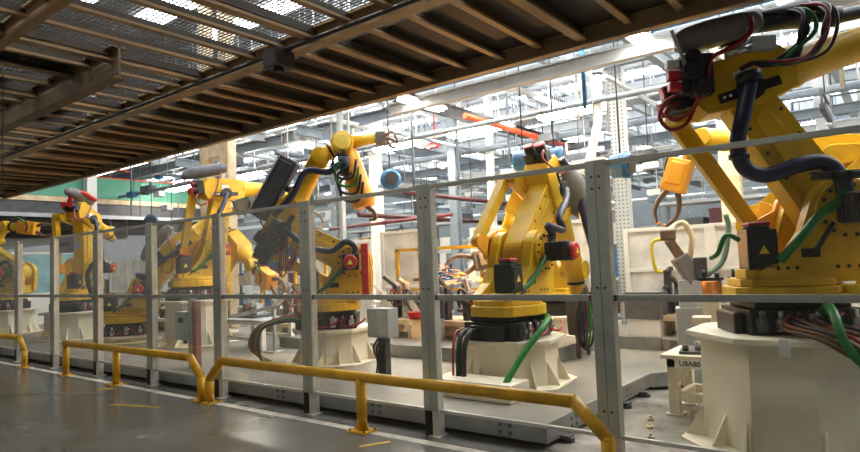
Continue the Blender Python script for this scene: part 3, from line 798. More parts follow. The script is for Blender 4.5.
b.build('gun_body', ORG, r3)
MB().tube([p0 + gd * 1.0 + Vector((.05, 0, 0)), p0 + gd * 1.12 + Vector((.15, 0, 0)), p0 + gd * 1.22 + Vector((.14, 0, 0)), p0 + gd * 1.24 + Vector((.04, 0, 0))], .04, 9, r2=.02).build('gun_arm', MATS['gun_arm_bronze'], r3)
for k in range(4):
    c0 = p0 + gd * (.35 + .12 * k)
    MB().tube([c0 + Vector((-.05, -.2, .2)), c0 + Vector((-.22, -.24, .05)), c0 + Vector((-.18, -.26, -.2)), c0 + Vector((.05, -.24, -.22)), c0 + Vector((.12, -.22, .05))], .02, 8).build('gun_cable', (BLK, GRN, BLK, BLK)[k], r3)
MB().lathe(p0 + Vector((.02, -.22, -.22)), p0 + Vector((.02, -.1, -.5)), [(0, .09), (1, .07)], 16).build('hose_elbow', NAVY, r3)
MB().tube([p0 + Vector((0, -.2, -.3)), p0 + Vector((-.2, -.24, -.46)), fp(.9, .1, -.26), fp(.5, .1, -.28), fp(.1, .2, -.28)], .05, 10).build('dress_hose', NAVY, r3)
for k in range(6): MB().tube([fp(-.3 + .05 * k, -.1, -.24), fp(-.5, -.2 - .04 * k, -.34), fp(-.62 + .1 * k, -.34, -.2), fp(-.3, -.3, -.22 - .02 * k), fp(.0, -.2, -.24)], .013, 7).build('cable', (REDH, BLK, BRN)[k % 3], r3)
for k in range(8): MB().tube([(-.3, -.3 + .05 * k, .1), (-.6, -.35 + .06 * k, .14 + .03 * (k % 3)), (-.95 - .02 * k, -.35 + .05 * k, .05), (-1.0 - .03 * k, -.4 + .05 * k, -.25), (-.92, -.4 + .06 * k, -.48)], .018 + .006 * (k % 2), 7).build('cable', (BLK, GRN, RED, BRN, BLK, BLK, GRN, REDH)[k], r3)
for k in range(4):
    b = MB().cyl((-.42 + .02 * k, -.30 + .05 * k, .02 + .08 * k), (-.20, -.30 + .05 * k, .0 + .08 * k), .085, seg=14); b.rot(TF); b.build('arm_motor', (BLK, DGR, BLK, BLK)[k], r3, .01)
b = MB().b2((-.40, -.24, -.10), (.06, -.175, .20)); b.rot(TF); b.build('elbow_cover', DGR, r3, .02)
MB().b2((.52, -.62, .45), (.62, -.54, 1.22)).build('signal_bar', RED, r3, 0.01)

# robot D
r4, K = robot('yellow robot on a tall pedestal behind the small grey control box', -11.2, 6.75, 1.07, 78, 10, 4, L=1.2, fl=1.2, crank=0, w=-35)
J2, J3, W0, wd, fp, TF = K
weld_gun(r4, W0 + wd * .41, wd, True, YEL)
# robot E
r5, K = robot('yellow robot crouching low with its arm stretched up to the right', -13.25, 6.4, 0.34, 52, 42, 40, L=1.15, fl=1.0, crank=30, w=20)
J2, J3, W0, wd, fp, TF = K
weld_gun(r5, W0 + wd * .41, wd, True, MGR)
MB().tube([(-.3, -.2, .5), (-.55, -.3, .8), (-.66, -.35, 1.3), (-.45, -.35, 1.62), (-.3, -.35, 1.5)], .05, 10).build('dress_hose', BLK, r5)
# robot F
r6, K = robot('yellow robot with a square grey panel on its upright arm', -15.3, 6.2, 0.82, 122, -4, -22, L=1.2, fl=.85, crank=-4, w=-30)
J2, J3, W0, wd, fp, TF = K
b = MB().b2((-.36, -.24, 1.34), (-.32, .26, 1.72)).b2((-.32, -.05, 1.45), (.18, .05, 1.6)).build('cover_panel', mat('slate_panel', (.12, .125, .14), .5), r6, 0.01)
MB().b2((-.365, -.12, 1.50), (-.36, .14, 1.58)).build('panel_recess', BLK, b)
MB().tube([fp(-.3, .2, 0), fp(-.55, .35, .05), fp(-.4, .5, -.1), fp(0, .5, -.2)], .05, 9).build('dress_hose', RED, r6)
# robot G
r7, K = robot('yellow robot at the far left edge holding an orange welding gun out to the right', -18.95, 6.0, 0.82, 32, -55, 44, L=1.15, fl=.78, crank=40, w=-4)
J2, J3, W0, wd, fp, TF = K
weld_gun(r7, W0 + wd * .41, Vector((.97, 0, -.15)), True, ORG)
# robots further into the cell
r8, K = robot('robot standing behind the nearest one, dangling an orange welding gun with two bronze arms', -1.15, 9.3, 0.98, 180, -48, 15, L=1.2, fl=1.62, crank=0, boom=False, hoses=False, w=-42)
J2, J3, W0, wd, fp, TF = K
weld_gun(r8, W0 + wd * .41 + Vector((0, 0, .02)), Vector((.34, 0.06, -.94)), True, ORG)
pedestal(-1.15, 9.3, 0.38, 0.60, 1.0, 8, 'cream pedestal behind the nearest robot, mostly hidden by it')
r10, K = robot('low robot between two taller ones, reaching right with an orange gun body', -12.75, 8.0, 0.50, -8, 58, -28, L=1.2, fl=.95, crank=-20, boom=False, w=-40, scale=1.0)
J2, J3, W0, wd, fp, TF = K
weld_gun(r10, W0 + wd * .30, Vector((.9, 0, -.35)), True, ORG)
pedestal(-12.75, 8.0, 0.2, 0.30, 0.9, 8, 'low cream pedestal of the robot reaching right between its neighbours', False)
r11, K = robot('robot hidden behind another, its grey gun throwing sparks to the left', -4.55, 9.35, 0.68, 205, 4, -60, L=1.0, fl=.80, crank=-20, boom=False, w=-70)
J2, J3, W0, wd, fp, TF = K
weld_gun(r11, W0 + wd * .41 + Vector((-.1, 0, .1)), Vector((.96, 0, -.2)), True, DGR)
pedestal(-4.55, 9.35, 0.38, 0.30, 0.9, 8, 'low cream pedestal hidden behind the sparking robot', False)

# ------------------------------------------------------------------ overhead steelwork of the hall
nb = [0]
def ibeam(p0, p1, h=0.22, w=0.12, m=None):
    nb[0] += 1
    p0, p1 = Vector(p0), Vector(p1)
    up = Vector((0, 0, h / 2 - 0.01))
    b = MB().bar(p0, p1, 0.012, h).bar(p0 + up, p1 + up, w, 0.02).bar(p0 - up, p1 - up, w, 0.02)
    return struct('beam_%d' % nb[0], b, m or LGR)
for y, z, x0, x1, h, m in ((8.35, 4.42, -7.3, 2.5, .20, LGR), (10.4, 5.05, -30, 4, .26, BGR), (12.4, 4.9, -30, 4, .22, LGR), (13.4, 5.9, -34, 4, .30, LGR), (14.6, 4.35, -30, 4, .20, BGR), (16.3, 5.4, -36, 4, .26, LGR), (18.0, 4.6, -36, 4, .22, WHT), (20.5, 6.3, -40, 5, .34, LGR), (22.0, 5.0, -40, 5, .24, BGR), (25.5, 5.8, -44, 5, .28, LGR), (29.0, 6.6, -48, 6, .36, BGR), (33.0, 5.4, -50, 6, .28, LGR)):
    ibeam((x0, y, z), (x1, y, z), h, .13, m)
for x, z, y0, y1, m in ((-.9, 5.3, 8.3, 30, LGR), (-2.9, 4.75, 8.3, 26, BGR), (-5.0, 5.3, 8.8, 30, LGR), (-7.2, 4.7, 8.4, 30, DST), (-9.2, 5.4, 9, 32, LGR), (-10.9, 4.8, 9.2, 30, BGR), (-13.6, 5.2, 9, 34, LGR), (-16.5, 4.8, 9.4, 34, BGR), (-19.5, 5.4, 9, 36, LGR), (-24, 5.1, 10, 36, BGR), (-29, 5.6, 10, 38, LGR)):
    ibeam((x, y0, z), (x, y1, z), .24, .13, m)
def truss(n, p0, p1, h, m, step=1.5):
    p0, p1 = Vector(p0), Vector(p1); U = Vector((0, 0, h))
    k = max(2, int((p1 - p0).length / step)); b = MB()
    b.bar(p0, p1, .09, .09).bar(p0 + U, p1 + U, .09, .09)
    for i in range(k):
        a, c = p0.lerp(p1, i / k), p0.lerp(p1, (i + 1) / k)
        b.bar(a if i % 2 else a + U, c + U if i % 2 else c, .05, .05).bar(a, a + U, .045, .045)
    struct('trim_%d' % n, b, m)
for i, (y, z, m) in enumerate(((11.9, 6.6, LGR), (15.2, 6.9, BGR), (19.2, 7.2, LGR), (24, 7.2, LGR), (30, 7.2, BGR))):
    truss(20 + i, (-40, y, z), (4, y, z), 1.0, m)
for i, (x, z) in enumerate(((-3.2, 5.9), (-8.0, 5.9), (-13.0, 6.0), (-19.0, 6.0))):
    truss(30 + i, (x, 9.2, z), (x, 36, z), .8, LGR, 1.2)

def pipe(pts, r, m, label, group=None, name='pipe', cat='pipe', flanges=True):
    b = MB()
    for a, c in zip(pts[:-1], pts[1:]):
        b.cyl(a, c, r, seg=10)
        if flanges: b.cyl(Vector(a).lerp(Vector(c), .48), Vector(a).lerp(Vector(c), .48) + (Vector(c) - Vector(a)).normalized() * .06, r * 1.35, seg=10)
    for p in pts[1:-1]: b.ball(p, r * 1.02, seg=10)
    return tag(b.build(name, m), label, cat, group)
pipe([(-6.55, 9.7, 4.42), (-6.6, 15.6, 4.42)], .06, REDB, 'straight orange-red pipe slanting across the overhead steel above the middle of the fence')
pipe([(-4.02, 9.5, 8.5), (-4.02, 9.5, 4.05)], .035, BLU, 'thin blue vertical pipe dropping from the roof near the overhead deck corner')
pipe([(-1.42, 9.9, 4.5), (-1.42, 9.9, 2.2)], .03, BLU, 'thin blue vertical pipe behind the nearest robot arm')
pipe([(-8, 8.9, 4.85), (3, 8.9, 4.85)], .04, BLU, 'thin blue pipe running level just beyond the overhead deck edge')
pipe([(-7.9, 9.4, 3.05), (-8.2, 20, 3.05)], .05, MAR, 'dark red rail pipe running into the hall behind the robot with the black hose arch')
pipe([(-9.4, 9.6, 2.72), (-9.4, 22, 2.72)], .055, MAR, 'lower dark red rail pipe left of the robot with the black hose arch')
pipe([(-11.4, 10.6, 2.55), (-7.6, 10.6, 2.62)], .04, mat('dull_red_paint', (.20, .03, .035), .5), 'dull red level pipe behind the fence post left of the sparks')
for i, (x, z, m) in enumerate(((-3.7, 4.55, LGR), (-4.3, 5.0, BGR), (-5.7, 4.9, LGR), (-8.4, 4.4, BGR), (-10.1, 4.95, WHT), (-12.2, 4.5, BGR), (-14.8, 4.9, LGR), (-17.6, 4.6, BGR))):
    pipe([(x, 9.6, z), (x, 30, z)], .045 + .01 * (i % 3), m, 'pale pipe running away from the fence among the overhead beams', 'pale pipes running away overhead')
for i, (y, z, m) in enumerate(((9.9, 4.25, BGR), (11.0, 5.5, LGR), (12.9, 4.4, BGR), (15.0, 4.9, LGR), (17.0, 4.2, BGR), (19.5, 5.2, LGR), (23.0, 4.6, BGR), (26.5, 5.1, WHT), (31, 4.4, WHT))):
    pipe([(-34, y, z), (3, y, z)], .05 + .012 * (i % 3), m, 'pale pipe running parallel to the fence high above the cell', 'pale pipes running along the hall overhead')
o = MB().tube([(-3.98, 10.0, 4.7), (-4.0, 10, 4.3), (-4.04, 10.0, 3.8), (-4.2, 10, 3.3), (-4.25, 10, 3.0)], .075, 12).build('air_hose', WHT)
tag(o, 'thick white hose hanging down just above the widest fence post', 'hose')
# cable trays
for i, (p0, p1, w) in enumerate((((-30, 13.9, 5.1), (3, 13.9, 5.1), .45), ((-30, 16.9, 4.75), (3, 16.9, 4.75), .4), ((-1.9, 9, 4.3), (-1.9, 28, 4.3), .35), ((-6.2, 12, 5.15), (-6.2, 30, 5.15), .4), ((-12.5, 9.9, 4.25), (-12.5, 30, 4.25), .4), ((-36, 21, 5.6), (3, 21, 5.6), .5))):
    p0, p1 = Vector(p0), Vector(p1); d = (p1 - p0).normalized(); sd = Vector((-d.y, d.x, 0)) * w / 2
    b = MB().bar(p0, p1, w, .008).bar(p0 + sd + Vector((0, 0, .04)), p1 + sd + Vector((0, 0, .04)), .008, .08).bar(p0 - sd + Vector((0, 0, .04)), p1 - sd + Vector((0, 0, .04)), .008, .08)
    t = b.build('cable_tray', TRAY); tag(t, 'punched steel cable tray hung among the overhead beams', 'cable tray', 'overhead cable trays')
    b = MB()
    for k in range(4): b.bar(p0 + sd * (-.6 + .4 * k) + Vector((0, 0, .03)), p1 + sd * (-.6 + .4 * k) + Vector((0, 0, .03)), .04, .04)
    b.use(0); b.build('cables', BLK if i % 2 else DST, t)
# flat ducts
for i, (lo, hi) in enumerate((((-26, 16.45, 5.9), (2, 17.0, 6.3)), ((-30, 24.3, 6.2), (3, 25.1, 6.7)), ((-30, 27.4, 5.85), (3, 28.0, 6.2)))):
    b = MB().b2(lo, hi)
    for k in range(9):
        x = lo[0] + (hi[0] - lo[0]) * (k + .5) / 9
        b.b2((x, lo[1] - .03, lo[2] - .03), (x + .06, hi[1] + .03, hi[2] + .03))
    tag(b.build('air_duct', LGR), 'long square pale duct running along the hall high overhead', 'duct', 'overhead air ducts')

# fluorescent lamps
def lamp(c, ang, L, label, group, w=.20):
    t = empty('fluorescent_lamp', c, math.radians(ang), label, 'lamp', group)
    b = MB().prism([(-w * .5, .06), (-w * .72, -.01), (-w * .66, -.01), (-w * .40, .045), (w * .40, .045), (w * .66, -.01), (w * .72, -.01), (w * .5, .06)], 0, -L / 2, L / 2)
    for s in (-1, 1): b.b2((s * L * .35 - .01, -.01, .06), (s * L * .35 + .01, .01, 8.865 - c[2]))
    b.build('housing', WHT, t)
    for s in (-1, 1): MB().cyl((-L / 2 + .03, s * w * .25, .01), (L / 2 - .03, s * w * .25, .01), w * .19, seg=12).build('tube', LAMP, t)
    return t
for x in (-19.4, -15.9, -12.6, -9.6, -7.3, -5.0, -1.9):
    lamp((x, 11.3, 4.5), 0, 1.55, 'bright fluorescent lamp parallel to the fence, in the row above the back of the cell', 'lamps above the back of the cell', .40)
lamp((-6.68, 8.55, 4.45), 90, 1.15, 'bright fluorescent lamp end-on at the overhead deck edge, left of the perforated grey column', None)
lamp((-2.62, 8.2, 4.5), 90, 1.1, 'bright fluorescent lamp pointing into the cell beside the end of the nearest robot', None)
for x in (-7.9, -5.4, -2.9, -.4, 2.1):
    lamp((x, 9.3, 5.05), 0, 2.46, 'fluorescent lamp in the unbroken bright line just beyond the overhead deck edge', 'continuous lamp line beyond the deck')
lamp((-.9, 8.55, 4.6), 90, .5, 'small dazzling lamp over the forearm of the nearest robot', None)
lamp((-.64, 11.5, 4.6), 90, .5, 'small dazzling lamp just under the forearm of the nearest robot', None)
for y in (14.2, 18.6, 23.5):
    for x in (-2, -7, -12, -17.5, -24):
        lamp((x - .3 * y / 10, y, 5.0 + y * .03), 0, 1.6, 'fluorescent lamp far back among the overhead beams', 'lamps far back in the hall', .24)
for x in (-15, -11, -7, -3):
    lamp((x, .8, 6.4), 0, 1.5, 'fluorescent lamp above the overhead deck, glimpsed through its grating', 'lamps above the deck', .24)
    lamp((x + 1.6, 3.2, 6.4), 0, 1.5, 'fluorescent lamp above the overhead deck, glimpsed through its grating', 'lamps above the deck', .24)

# things hung among the steel
random.seed(21)
def balancer(c, label, m=BLU):
    t = empty('tool_balancer', c, random.uniform(-1, 1), label, 'tool balancer', 'blue tool balancers')
    MB().lathe((-.16, 0, 0), (.16, 0, 0), [(0, .13), (.15, .18), (.6, .18), (.62, .20), (.9, .20), (1, .15)], 20).build('drum', m, t)
    MB().cyl((.13, 0, 0), (.18, 0, 0), .14).build('end_cap', BLK, t)
    MB().cyl((0, 0, .17), (0, 0, 8.865 - c[2]), .012, seg=6).build('hanger', DST, t)
balancer((-7.92, 9.0, 3.27), 'blue drum hanging right of the robot with its forearm raised')
balancer((-4.95, 9.0, 3.25), 'blue drum hanging behind the hose arch robot, left one of the pair')
balancer((-4.38, 9.0, 3.20), 'blue drum hanging behind the hose arch robot, right one of the pair')
balancer((-3.30, 9.0, 2.95), 'blue drum hanging just right of the widest fence post')
balancer((-17.5, 9.2, 3.15), 'dark blue drum hanging under the far gallery at left', mat('dark_blue', (.02, .07, .14), .5))
taken = []
def free(p, r):
    if any((Vector(p) - q).length < r + rr for q, rr in taken): return False
    taken.append((Vector(p), r)); return True
for k in range(70):
    y = random.choice((9.7, 10.6, 12.6, 14.4, 16.1, 18.2, 22.2)) + random.uniform(-.1, .1); x = random.uniform(-24, .5)
    z0 = random.uniform(2.9, 4.4)
    o = MB().cyl((x, y, z0), (x, y, 8.865), random.choice((.012, .02, .03)), seg=6).build('hanger_rod', random.choice((WHT, LGR, BGR, LGR)))
    tag(o, 'thin vertical hanger rod among the overhead steel', 'hanger rod', 'overhead hanger rods')
n = 0
while n < 130:
    y = random.choice((9.75, 10.8, 12.0, 13.1, 15, 15.7, 17.5, 19.3, 21.2, 23)) + random.uniform(-.2, .2); x = random.uniform(-26, .6)
    z = random.uniform(3.0, 4.9); s = random.uniform(.10, .32)
    if not free((x, y, z), s * 1.3): continue
    n += 1
    m = random.choice((LGR, WHT, BGR, LGR, DST, BLU, BGR, RED, DGR, WHT, DST))
    b = MB().b2((x - s, y - s * .5, z - s * .4), (x + s, y + s * .5, z + s * .4)).b2((x - s * .7, y - s * .55, z - s * .55), (x - s * .2, y + s * .3, z - s * .4)).cyl((x + s * .4, y, z + s * .3), (x + s * .4, y, 8.865), .012, seg=6)
    o = b.build('hanging_unit', m)
    tag(o, 'small box-shaped unit hung among the overhead pipes behind the robots', 'hanging unit', 'units hung among the overhead pipes')
n = 0
while n < 46:
    y = random.uniform(10, 22); x = random.uniform(-20, 0); z = random.uniform(3.2, 4.6); L = random.uniform(.8, 2.4)
    d = Vector((L, 0, 0)) if n % 2 else Vector((0, L, 0)); c = Vector((x, y, z))
    if not free(c + d / 2, L * .5): continue
    n += 1
    o = MB().bar(c, c + d, .07, .10).bar(c + Vector((0, 0, .25)), c + Vector((0, 0, .25)) + d, .03, .03).bar(c, c + Vector((0, 0, .25)), .03, .03).cyl(c + d * .5, c + d * .5 + Vector((0, 0, 8.865 - z)), .012, seg=6).build('conveyor_rail', random.choice((LGR, DST, BGR, LGR)))
    tag(o, 'short grey conveyor rail hung below the overhead beams', 'rail', 'short overhead conveyor rails')

# ------------------------------------------------------------------ far gallery at the left end
struct('floor_gallery', MB().b2((-46, 3.0, 3.55), (-21.0, 14.5, 4.02)), DST)
struct('trim_40', MB().b2((-21.0, 3.0, 4.0), (-20.94, 14.5, 4.16)), RUST)
struct('trim_41', MB().b2((-21.0, 3.0, 3.5), (-20.96, 14.5, 3.62)), LGR)
for i, x in enumerate((-22.5, -24.5, -27, -30)):
    struct('trim_%d' % (42 + i), MB().b2((x, 3, 3.35), (x + .12, 14.5, 3.55)), MGR)
o = MB().b2((-21.0, 6.6, 4.17), (-20.95, 14.4, 4.85)).build('green_screen', GRP); tag(o, 'green panel standing along the edge of the far gallery', 'panel')
b = MB()
for y in (6.6, 8.5, 10.4, 12.3, 14.3): b.b2((-21.06, y, 4.16), (-21.0, y + .05, 5.2))
for z in (5.15, 4.86): b.b2((-21.06, 6.6, z), (-21.0, 14.4, z + .05))
o = b.build('gallery_railing', REDB); tag(o, 'orange-red handrail over the green gallery panel', 'railing')
random.seed(5)
for k in range(34):
    y = 7.0 + .9 * (k % 9) + random.uniform(-.1, .1); x = -22.3 - 1.25 * (k // 9); z = 4.02; h = random.uniform(.3, .55); w = random.uniform(.18, .42)
    m = random.choice((WHT, LGR, BGR, RED, WHT, BLU, LGR))
    o = MB().b2((x - w, y - w, z), (x + w, y + w, z + h)).b2((x + w, y - w * .7, z + h * .55), (x + w + .02, y + w * .7, z + h * .9)).b2((x - w * .6, y - w * .3, z + h), (x + w * .4, y + w * .5, z + h + .2)).build('machine_cabinet', m)
    tag(o, 'pale machine cabinet standing on the far gallery behind the green panel', 'cabinet', 'cabinets on the far gallery')
t = empty('strip_screen', (-21, 7.6, .2), 0, 'pale cyan see-through screen beyond the far left fence panels', 'screen')
MB().b2((-.01, -1.4, .95), (.01, 1.2, 2.15)).build('pane', CYAN, t)
b = MB()
for y in (-1.4, 1.2): b.b2((-.03, y - .03, 0), (.03, y + .03, 2.2))
for z in (.9, 2.15): b.b2((-.03, -1.4, z), (.03, 1.2, z + .06))
b.b2((-.02, -1.4, 0), (.02, 1.2, .9)); b.build('frame', WHT, t)

# ------------------------------------------------------------------ inner white screens and gates
def screen(x0, y0, x1, y1, z0, z1, label, panes=1, split=.45, m=WHT, pm=None, group=None, solid=False):
    t = empty('weld_screen', ((x0 + x1) / 2, (y0 + y1) / 2, z0), math.atan2(y1 - y0, x1 - x0), label, 'screen', group)
    L = math.hypot(x1 - x0, y1 - y0); H = z1 - z0
    b = MB()
    for k in range(panes + 1):
        x = -L / 2 + L * k / panes
        b.b2((x - .04, -.04, 0), (x + .04, .04, H))
    for z in (0.06, H * split, H - .06): b.b2((-L / 2, -.03, z), (L / 2, .03, z + .06))
    b.build('frame', m, t, .004)
    for k in range(panes):
        xa, xb = -L / 2 + L * k / panes + .04, -L / 2 + L * (k + 1) / panes - .04
        MB().b2((xa, -.006, H * split + .06), (xb, .006, H - .06)).build('upper_pane', pm or FROST, t)
        MB().b2((xa, -.006, .12), (xb, .006, H * split)).build('lower_pane', WHT if solid else FROST, t)
    return t
screen(-8.35, 9.2, -7.05, 9.2, .38, 2.27, 'white gate frame with clear panes behind the fence post left of the sparks', 1, .40)
screen(-6.9, 10.3, -4.4, 10.3, .38, 2.28, 'white welding screen behind the sparks and black hose arch robot', 3)
screen(-3.75, 10.3, -2.45, 10.3, .38, 2.05, 'white welding screen between the two punched columns', 1, .56, solid=False)
screen(-2.35, 10.2, .9, 10.2, .38, 2.05, 'white welding screen behind the nearest robot', 3, .56)
screen(-12.0, 10.2, -9.6, 10.2, 0, 2.2, 'white welding screen behind the raised forearm robot', 2)
screen(-17.2, 9.1, -13.6, 9.1, .2, 2.1, 'white welding screen behind the crouching robot', 3, .4, pm=PANE)
screen(-20.4, 9.35, -18.0, 9.35, 0, 2.1, 'white welding screen furthest left, behind the panel robot', 2, .5)
b = MB()
for x in (-7.8, -5.85): b.b2((x - .03, 8.97, .38), (x + .03, 9.03, 1.90))
b.b2((-7.83, 8.97, 1.84), (-5.82, 9.03, 1.90)); b.b2((-7.8, 8.98, 1.1), (-5.85, 9.02, 1.14))
o = b.build('barrier_frame', GYEL); tag(o, 'thin yellow tube barrier in front of the white gate frame', 'barrier')
t = empty('yellow_gate', (-12.4, 9.6, 0), 0, 'small yellow framed gate with a blue pane beside the tall pedestal robot', 'gate')
b = MB()
for x in (-.5, .35): b.b2((x, -.03, 0), (x + .07, .03, 2.3))
for z in (.2, 1.1, 2.23): b.b2((-.5, -.03, z), (.42, .03, z + .07))
b.build('frame', GYEL, t); MB().b2((-.43, -.006, 1.17), (.35, .006, 2.23)).build('pane', BLU, t)
b = MB()
for x in (-10.9, -9.9): b.b2((x, 9.0, .2), (x + .06, 9.06, 2.0))
for z in (1.2, 1.94): b.b2((-10.9, 9.0, z), (-9.84, 9.06, z + .06))
o = b.build('barrier_frame', GYEL); tag(o, 'thin yellow tube barrier behind the red-tipped reaching robot', 'barrier')

# ------------------------------------------------------------------ equipment on the cell floor
# white steel stand with a number plate, left of the nearest pedestal
t = empty('welding_stand', (-1.62, 6.62, 0), math.radians(0), 'small cream steel stand with a white number plate, left of the nearest pedestal', 'stand')
for x in (-.30, .30):
    for y in (-.25, .25):
        MB().b2((x - .05, y - .05, .02), (x + .05, y + .05, .56)).b2((x - .08, y - .08, 0), (x + .08, y + .08, .02)).build('leg', CRM, t, .004)
b = MB().b2((-.35, -.30, .47), (.35, .30, .56)).b2((-.25, -.28, .14), (.25, -.22, .22)).b2((-.25, .22, .14), (.25, .28, .22)).b2((-.28, -.2, .14), (-.22, .2, .22))
b.prism([(-.26, .47), (-.12, .47), (-.26, .30)], 1, -.29, -.27); b.build('frame', CRM, t, .004)
MB().b2((-.40, -.35, .56), (.40, .35, .60)).build('top', CRM, t, .005)
pl = MB().b2((-.27, -.306, .475), (.02, -.300, .557)).build('number_plate', WHT, t)
MB().b2((.06, -.304, .505), (.16, -.300, .525)).build('stencil_mark', MGR, t)
cu = bpy.data.curves.new('plate_text', 'FONT'); cu.body = 'U8A80'; cu.size = .07; cu.align_x = 'CENTER'; cu.align_y = 'CENTER'; cu.extrude = .0006; cu.offset = .0012
cu.materials.append(INK)
tf = bpy.data.objects.new('text_source', cu); C.objects.link(tf)
me = bpy.data.meshes.new_from_object(tf.evaluated_get(bpy.context.evaluated_depsgraph_get())); bpy.data.objects.remove(tf)
tx = bpy.data.objects.new('number_lettering', me); C.objects.link(tx); tx.parent = pl; tx.location = (-.125, -.3068, .515); tx.rotation_euler = (PI / 2, 0, 0)
# the welding tool bolted on the stand
t = empty('tip_dresser', (-1.60, 6.62, .60), 0.2, 'dark electrode dressing unit bolted on the cream stand with the number plate', 'dressing unit')
MB().b2((-.30, -.22, 0), (.28, .22, .03)).build('base', DST, t, .004)
MB().b2((-.14, -.10, .03), (-.02, .04, .30)).b2((-.17, -.13, .30), (.01, .07, .36)).build('column', CRM, t, .01)
for k in range(5): MB().cyl((-.24 + .11 * k, -.16 + .05 * (k % 2), .03), (-.24 + .11 * k, -.16 + .05 * (k % 2), .09 + .03 * (k % 3)), .03, seg=10).build('clamp', (DST, SIL, BRN, SIL, RED)[k], t)
MB().b2((.06, -.06, .03), (.22, .12, .16)).build('motor', BLK, t, .01)

# grey tool station with a jointed head, in front of the far white screens
t = empty('tool_station', (-2.32, 8.65, .38), 0.3, 'jointed grey tool station with a yellow hose, under the dangling orange gun', 'tool station')
MB().b2((-.20, -.16, 0), (.20, .16, .50)).b2((-.15, -.12, .50), (.15, .12, .86)).build('pedestal', LGR, t, .01)
MB().bar((.10, 0, .80), (-.12, -.05, 1.18), .20, .22).build('body', MGR, t, .02)
MB().bar((-.06, -.04, 1.10), (-.24, -.08, 1.42), .12, .12).b2((-.34, -.14, 1.40), (-.14, .0, 1.54)).build('head', MATS['gun_arm_bronze'], t, .02)
MB().b2((.06, -.12, .84), (.22, .12, 1.16)).build('motor', DST, t, .015)
MB().tube([(-.28, -.10, 1.42), (-.42, -.12, 1.40), (-.46, -.12, 1.28), (-.42, -.12, 1.02), (-.34, -.12, .98)], .022, 8).build('hose', WARN, t)
MB().tube([(.02, .04, 1.16), (.06, .02, 1.42), (-.02, 0, 1.62), (-.14, 0, 1.60), (-.20, -.04, 1.52)], .04, 10).build('copper_pipe', RUST, t)
MB().tube([(.20, 0, .9), (.42, .05, 1.1), (.52, .1, 1.5), (.50, .1, 1.72)], .035, 10).build('cable_loop', mat('dull_green_hose', (.12, .2, .14), .5), t)
for x, y in ((-1.98, 8.35), (-1.66, 8.45)):
    t = empty('transformer_coil', (x, y, .38), 0, 'copper-wound coil unit on a cream post, %s of two behind the stand' % ('left' if x < -1.8 else 'right'), 'coil unit')
    MB().b2((-.10, -.10, 0), (.10, .10, .68)).build('post', CRM, t, .006)
    MB().cyl((0, 0, .68), (0, 0, .86), .12).build('coil', COP, t, .01)
    MB().b2((-.13, -.08, .86), (.13, .08, .90)).cyl((-.08, 0, .9), (-.08, 0, 1.0), .02, seg=8).cyl((.07, 0, .9), (.07, 0, .96), .03, seg=8).build('terminals', BLK, t)

# work table left of the raised-forearm robot with a pale bar lying on it
t = empty('work_table', (-9.45, 6.95, .2), 0, 'white steel work table left of the raised forearm robot', 'table')
for x in (-.55, .55):
    for y in (-.32, .32): MB().b2((x - .045, y - .045, 0), (x + .045, y + .045, .50)).build('leg', WHT, t, .004)
b = MB().b2((-.6, -.37, .44), (.6, .37, .50)).b2((-.55, -.35, .16), (.55, -.29, .22)).b2((-.55, .29, .16), (.55, .35, .22)).build('frame', WHT, t, .004)
MB().b2((-.62, -.40, .50), (.62, .40, .53)).build('top', LGR, t, .004)
t = empty('weld_fixture', (-9.7, 7.0, .73), 0, 'dark clamping fixture on the white work table', 'fixture')
MB().b2((-.35, -.2, 0), (.35, .2, .05)).build('base', DST, t)
for k in range(4): MB().b2((-.3 + .17 * k, -.1, .05), (-.22 + .17 * k, .05, .2 + .05 * (k % 2))).build('clamp', (SIL, BRN, DST, LGR)[k], t, .006)
o = MB().bar((-9.6, 6.50, .79), (-8.55, 6.60, .96), .06, .06).bar((-8.58, 6.60, .95), (-8.35, 6.72, 1.14), .06, .06).bar((-8.62, 6.60, .95), (-8.30, 6.58, .97), .05, .05).build('profile_bar', WHT)
tag(o, 'bent pale metal bar lying across the front of the white work table', 'bar')
o = MB().cyl((-8.55, 6.62, .2), (-8.55, 6.62, .93), .03, seg=10).b2((-8.68, 6.5, .2), (-8.42, 6.74, .22)).build('bar_rest', LGR); tag(o, 'thin grey rest post under the bent pale bar', 'post')

# control boxes
t = empty('control_box_stand', (-5.25, 5.75, .2), 0, 'grey control cabinet on a dark post, left of the fence post by the sparks', 'control box')
MB().b2((-.19, -.10, .50), (.16, .10, .86)).build('box', LGR, t, .008)
MB().b2((-.02, -.108, .53), (.14, -.10, .83)).build('door', mat('cabinet_door_grey', (.60, .60, .58), .5), t, .004)
MB().b2((-.06, -.05, 0), (.06, .05, .50)).b2((-.14, -.12, 0), (.14, .12, .015)).build('post', DST, t, .004)
for k in range(4): MB().tube([(-.1 + .05 * k, .02, .5), (-.13 + .05 * k, -.06, .36), (-.06 + .03 * k, -.07, .2), (-.1 + .05 * k, -.06, .02)], .014, 7).build('cable', BLK, t)
t = empty('operator_box', (-8.45, 5.05, .2), 0, 'small grey box with a black knob on a thin post, behind the middle guard rail', 'control box')
MB().b2((-.35, -.08, .40), (-.07, .10, .82)).build('box', LGR, t, .008)
kn = MB().cyl((-.16, -.12, .70), (-.16, -.08, .70), .04, seg=14).build('knob', BLK, t)
MB().b2((-.04, -.05, 0), (.06, .05, 1.02)).build('post', POST, t, .004)
MB().b2((.063, -.045, 0), (.16, .045, .98)).build('post_side', mat('faded_red_paint', (.36, .15, .12), .6), t, .003)
MB().cyl((-.2, 0, .34), (-.2, 0, .40), .03, seg=10).build('gland', BLK, t)

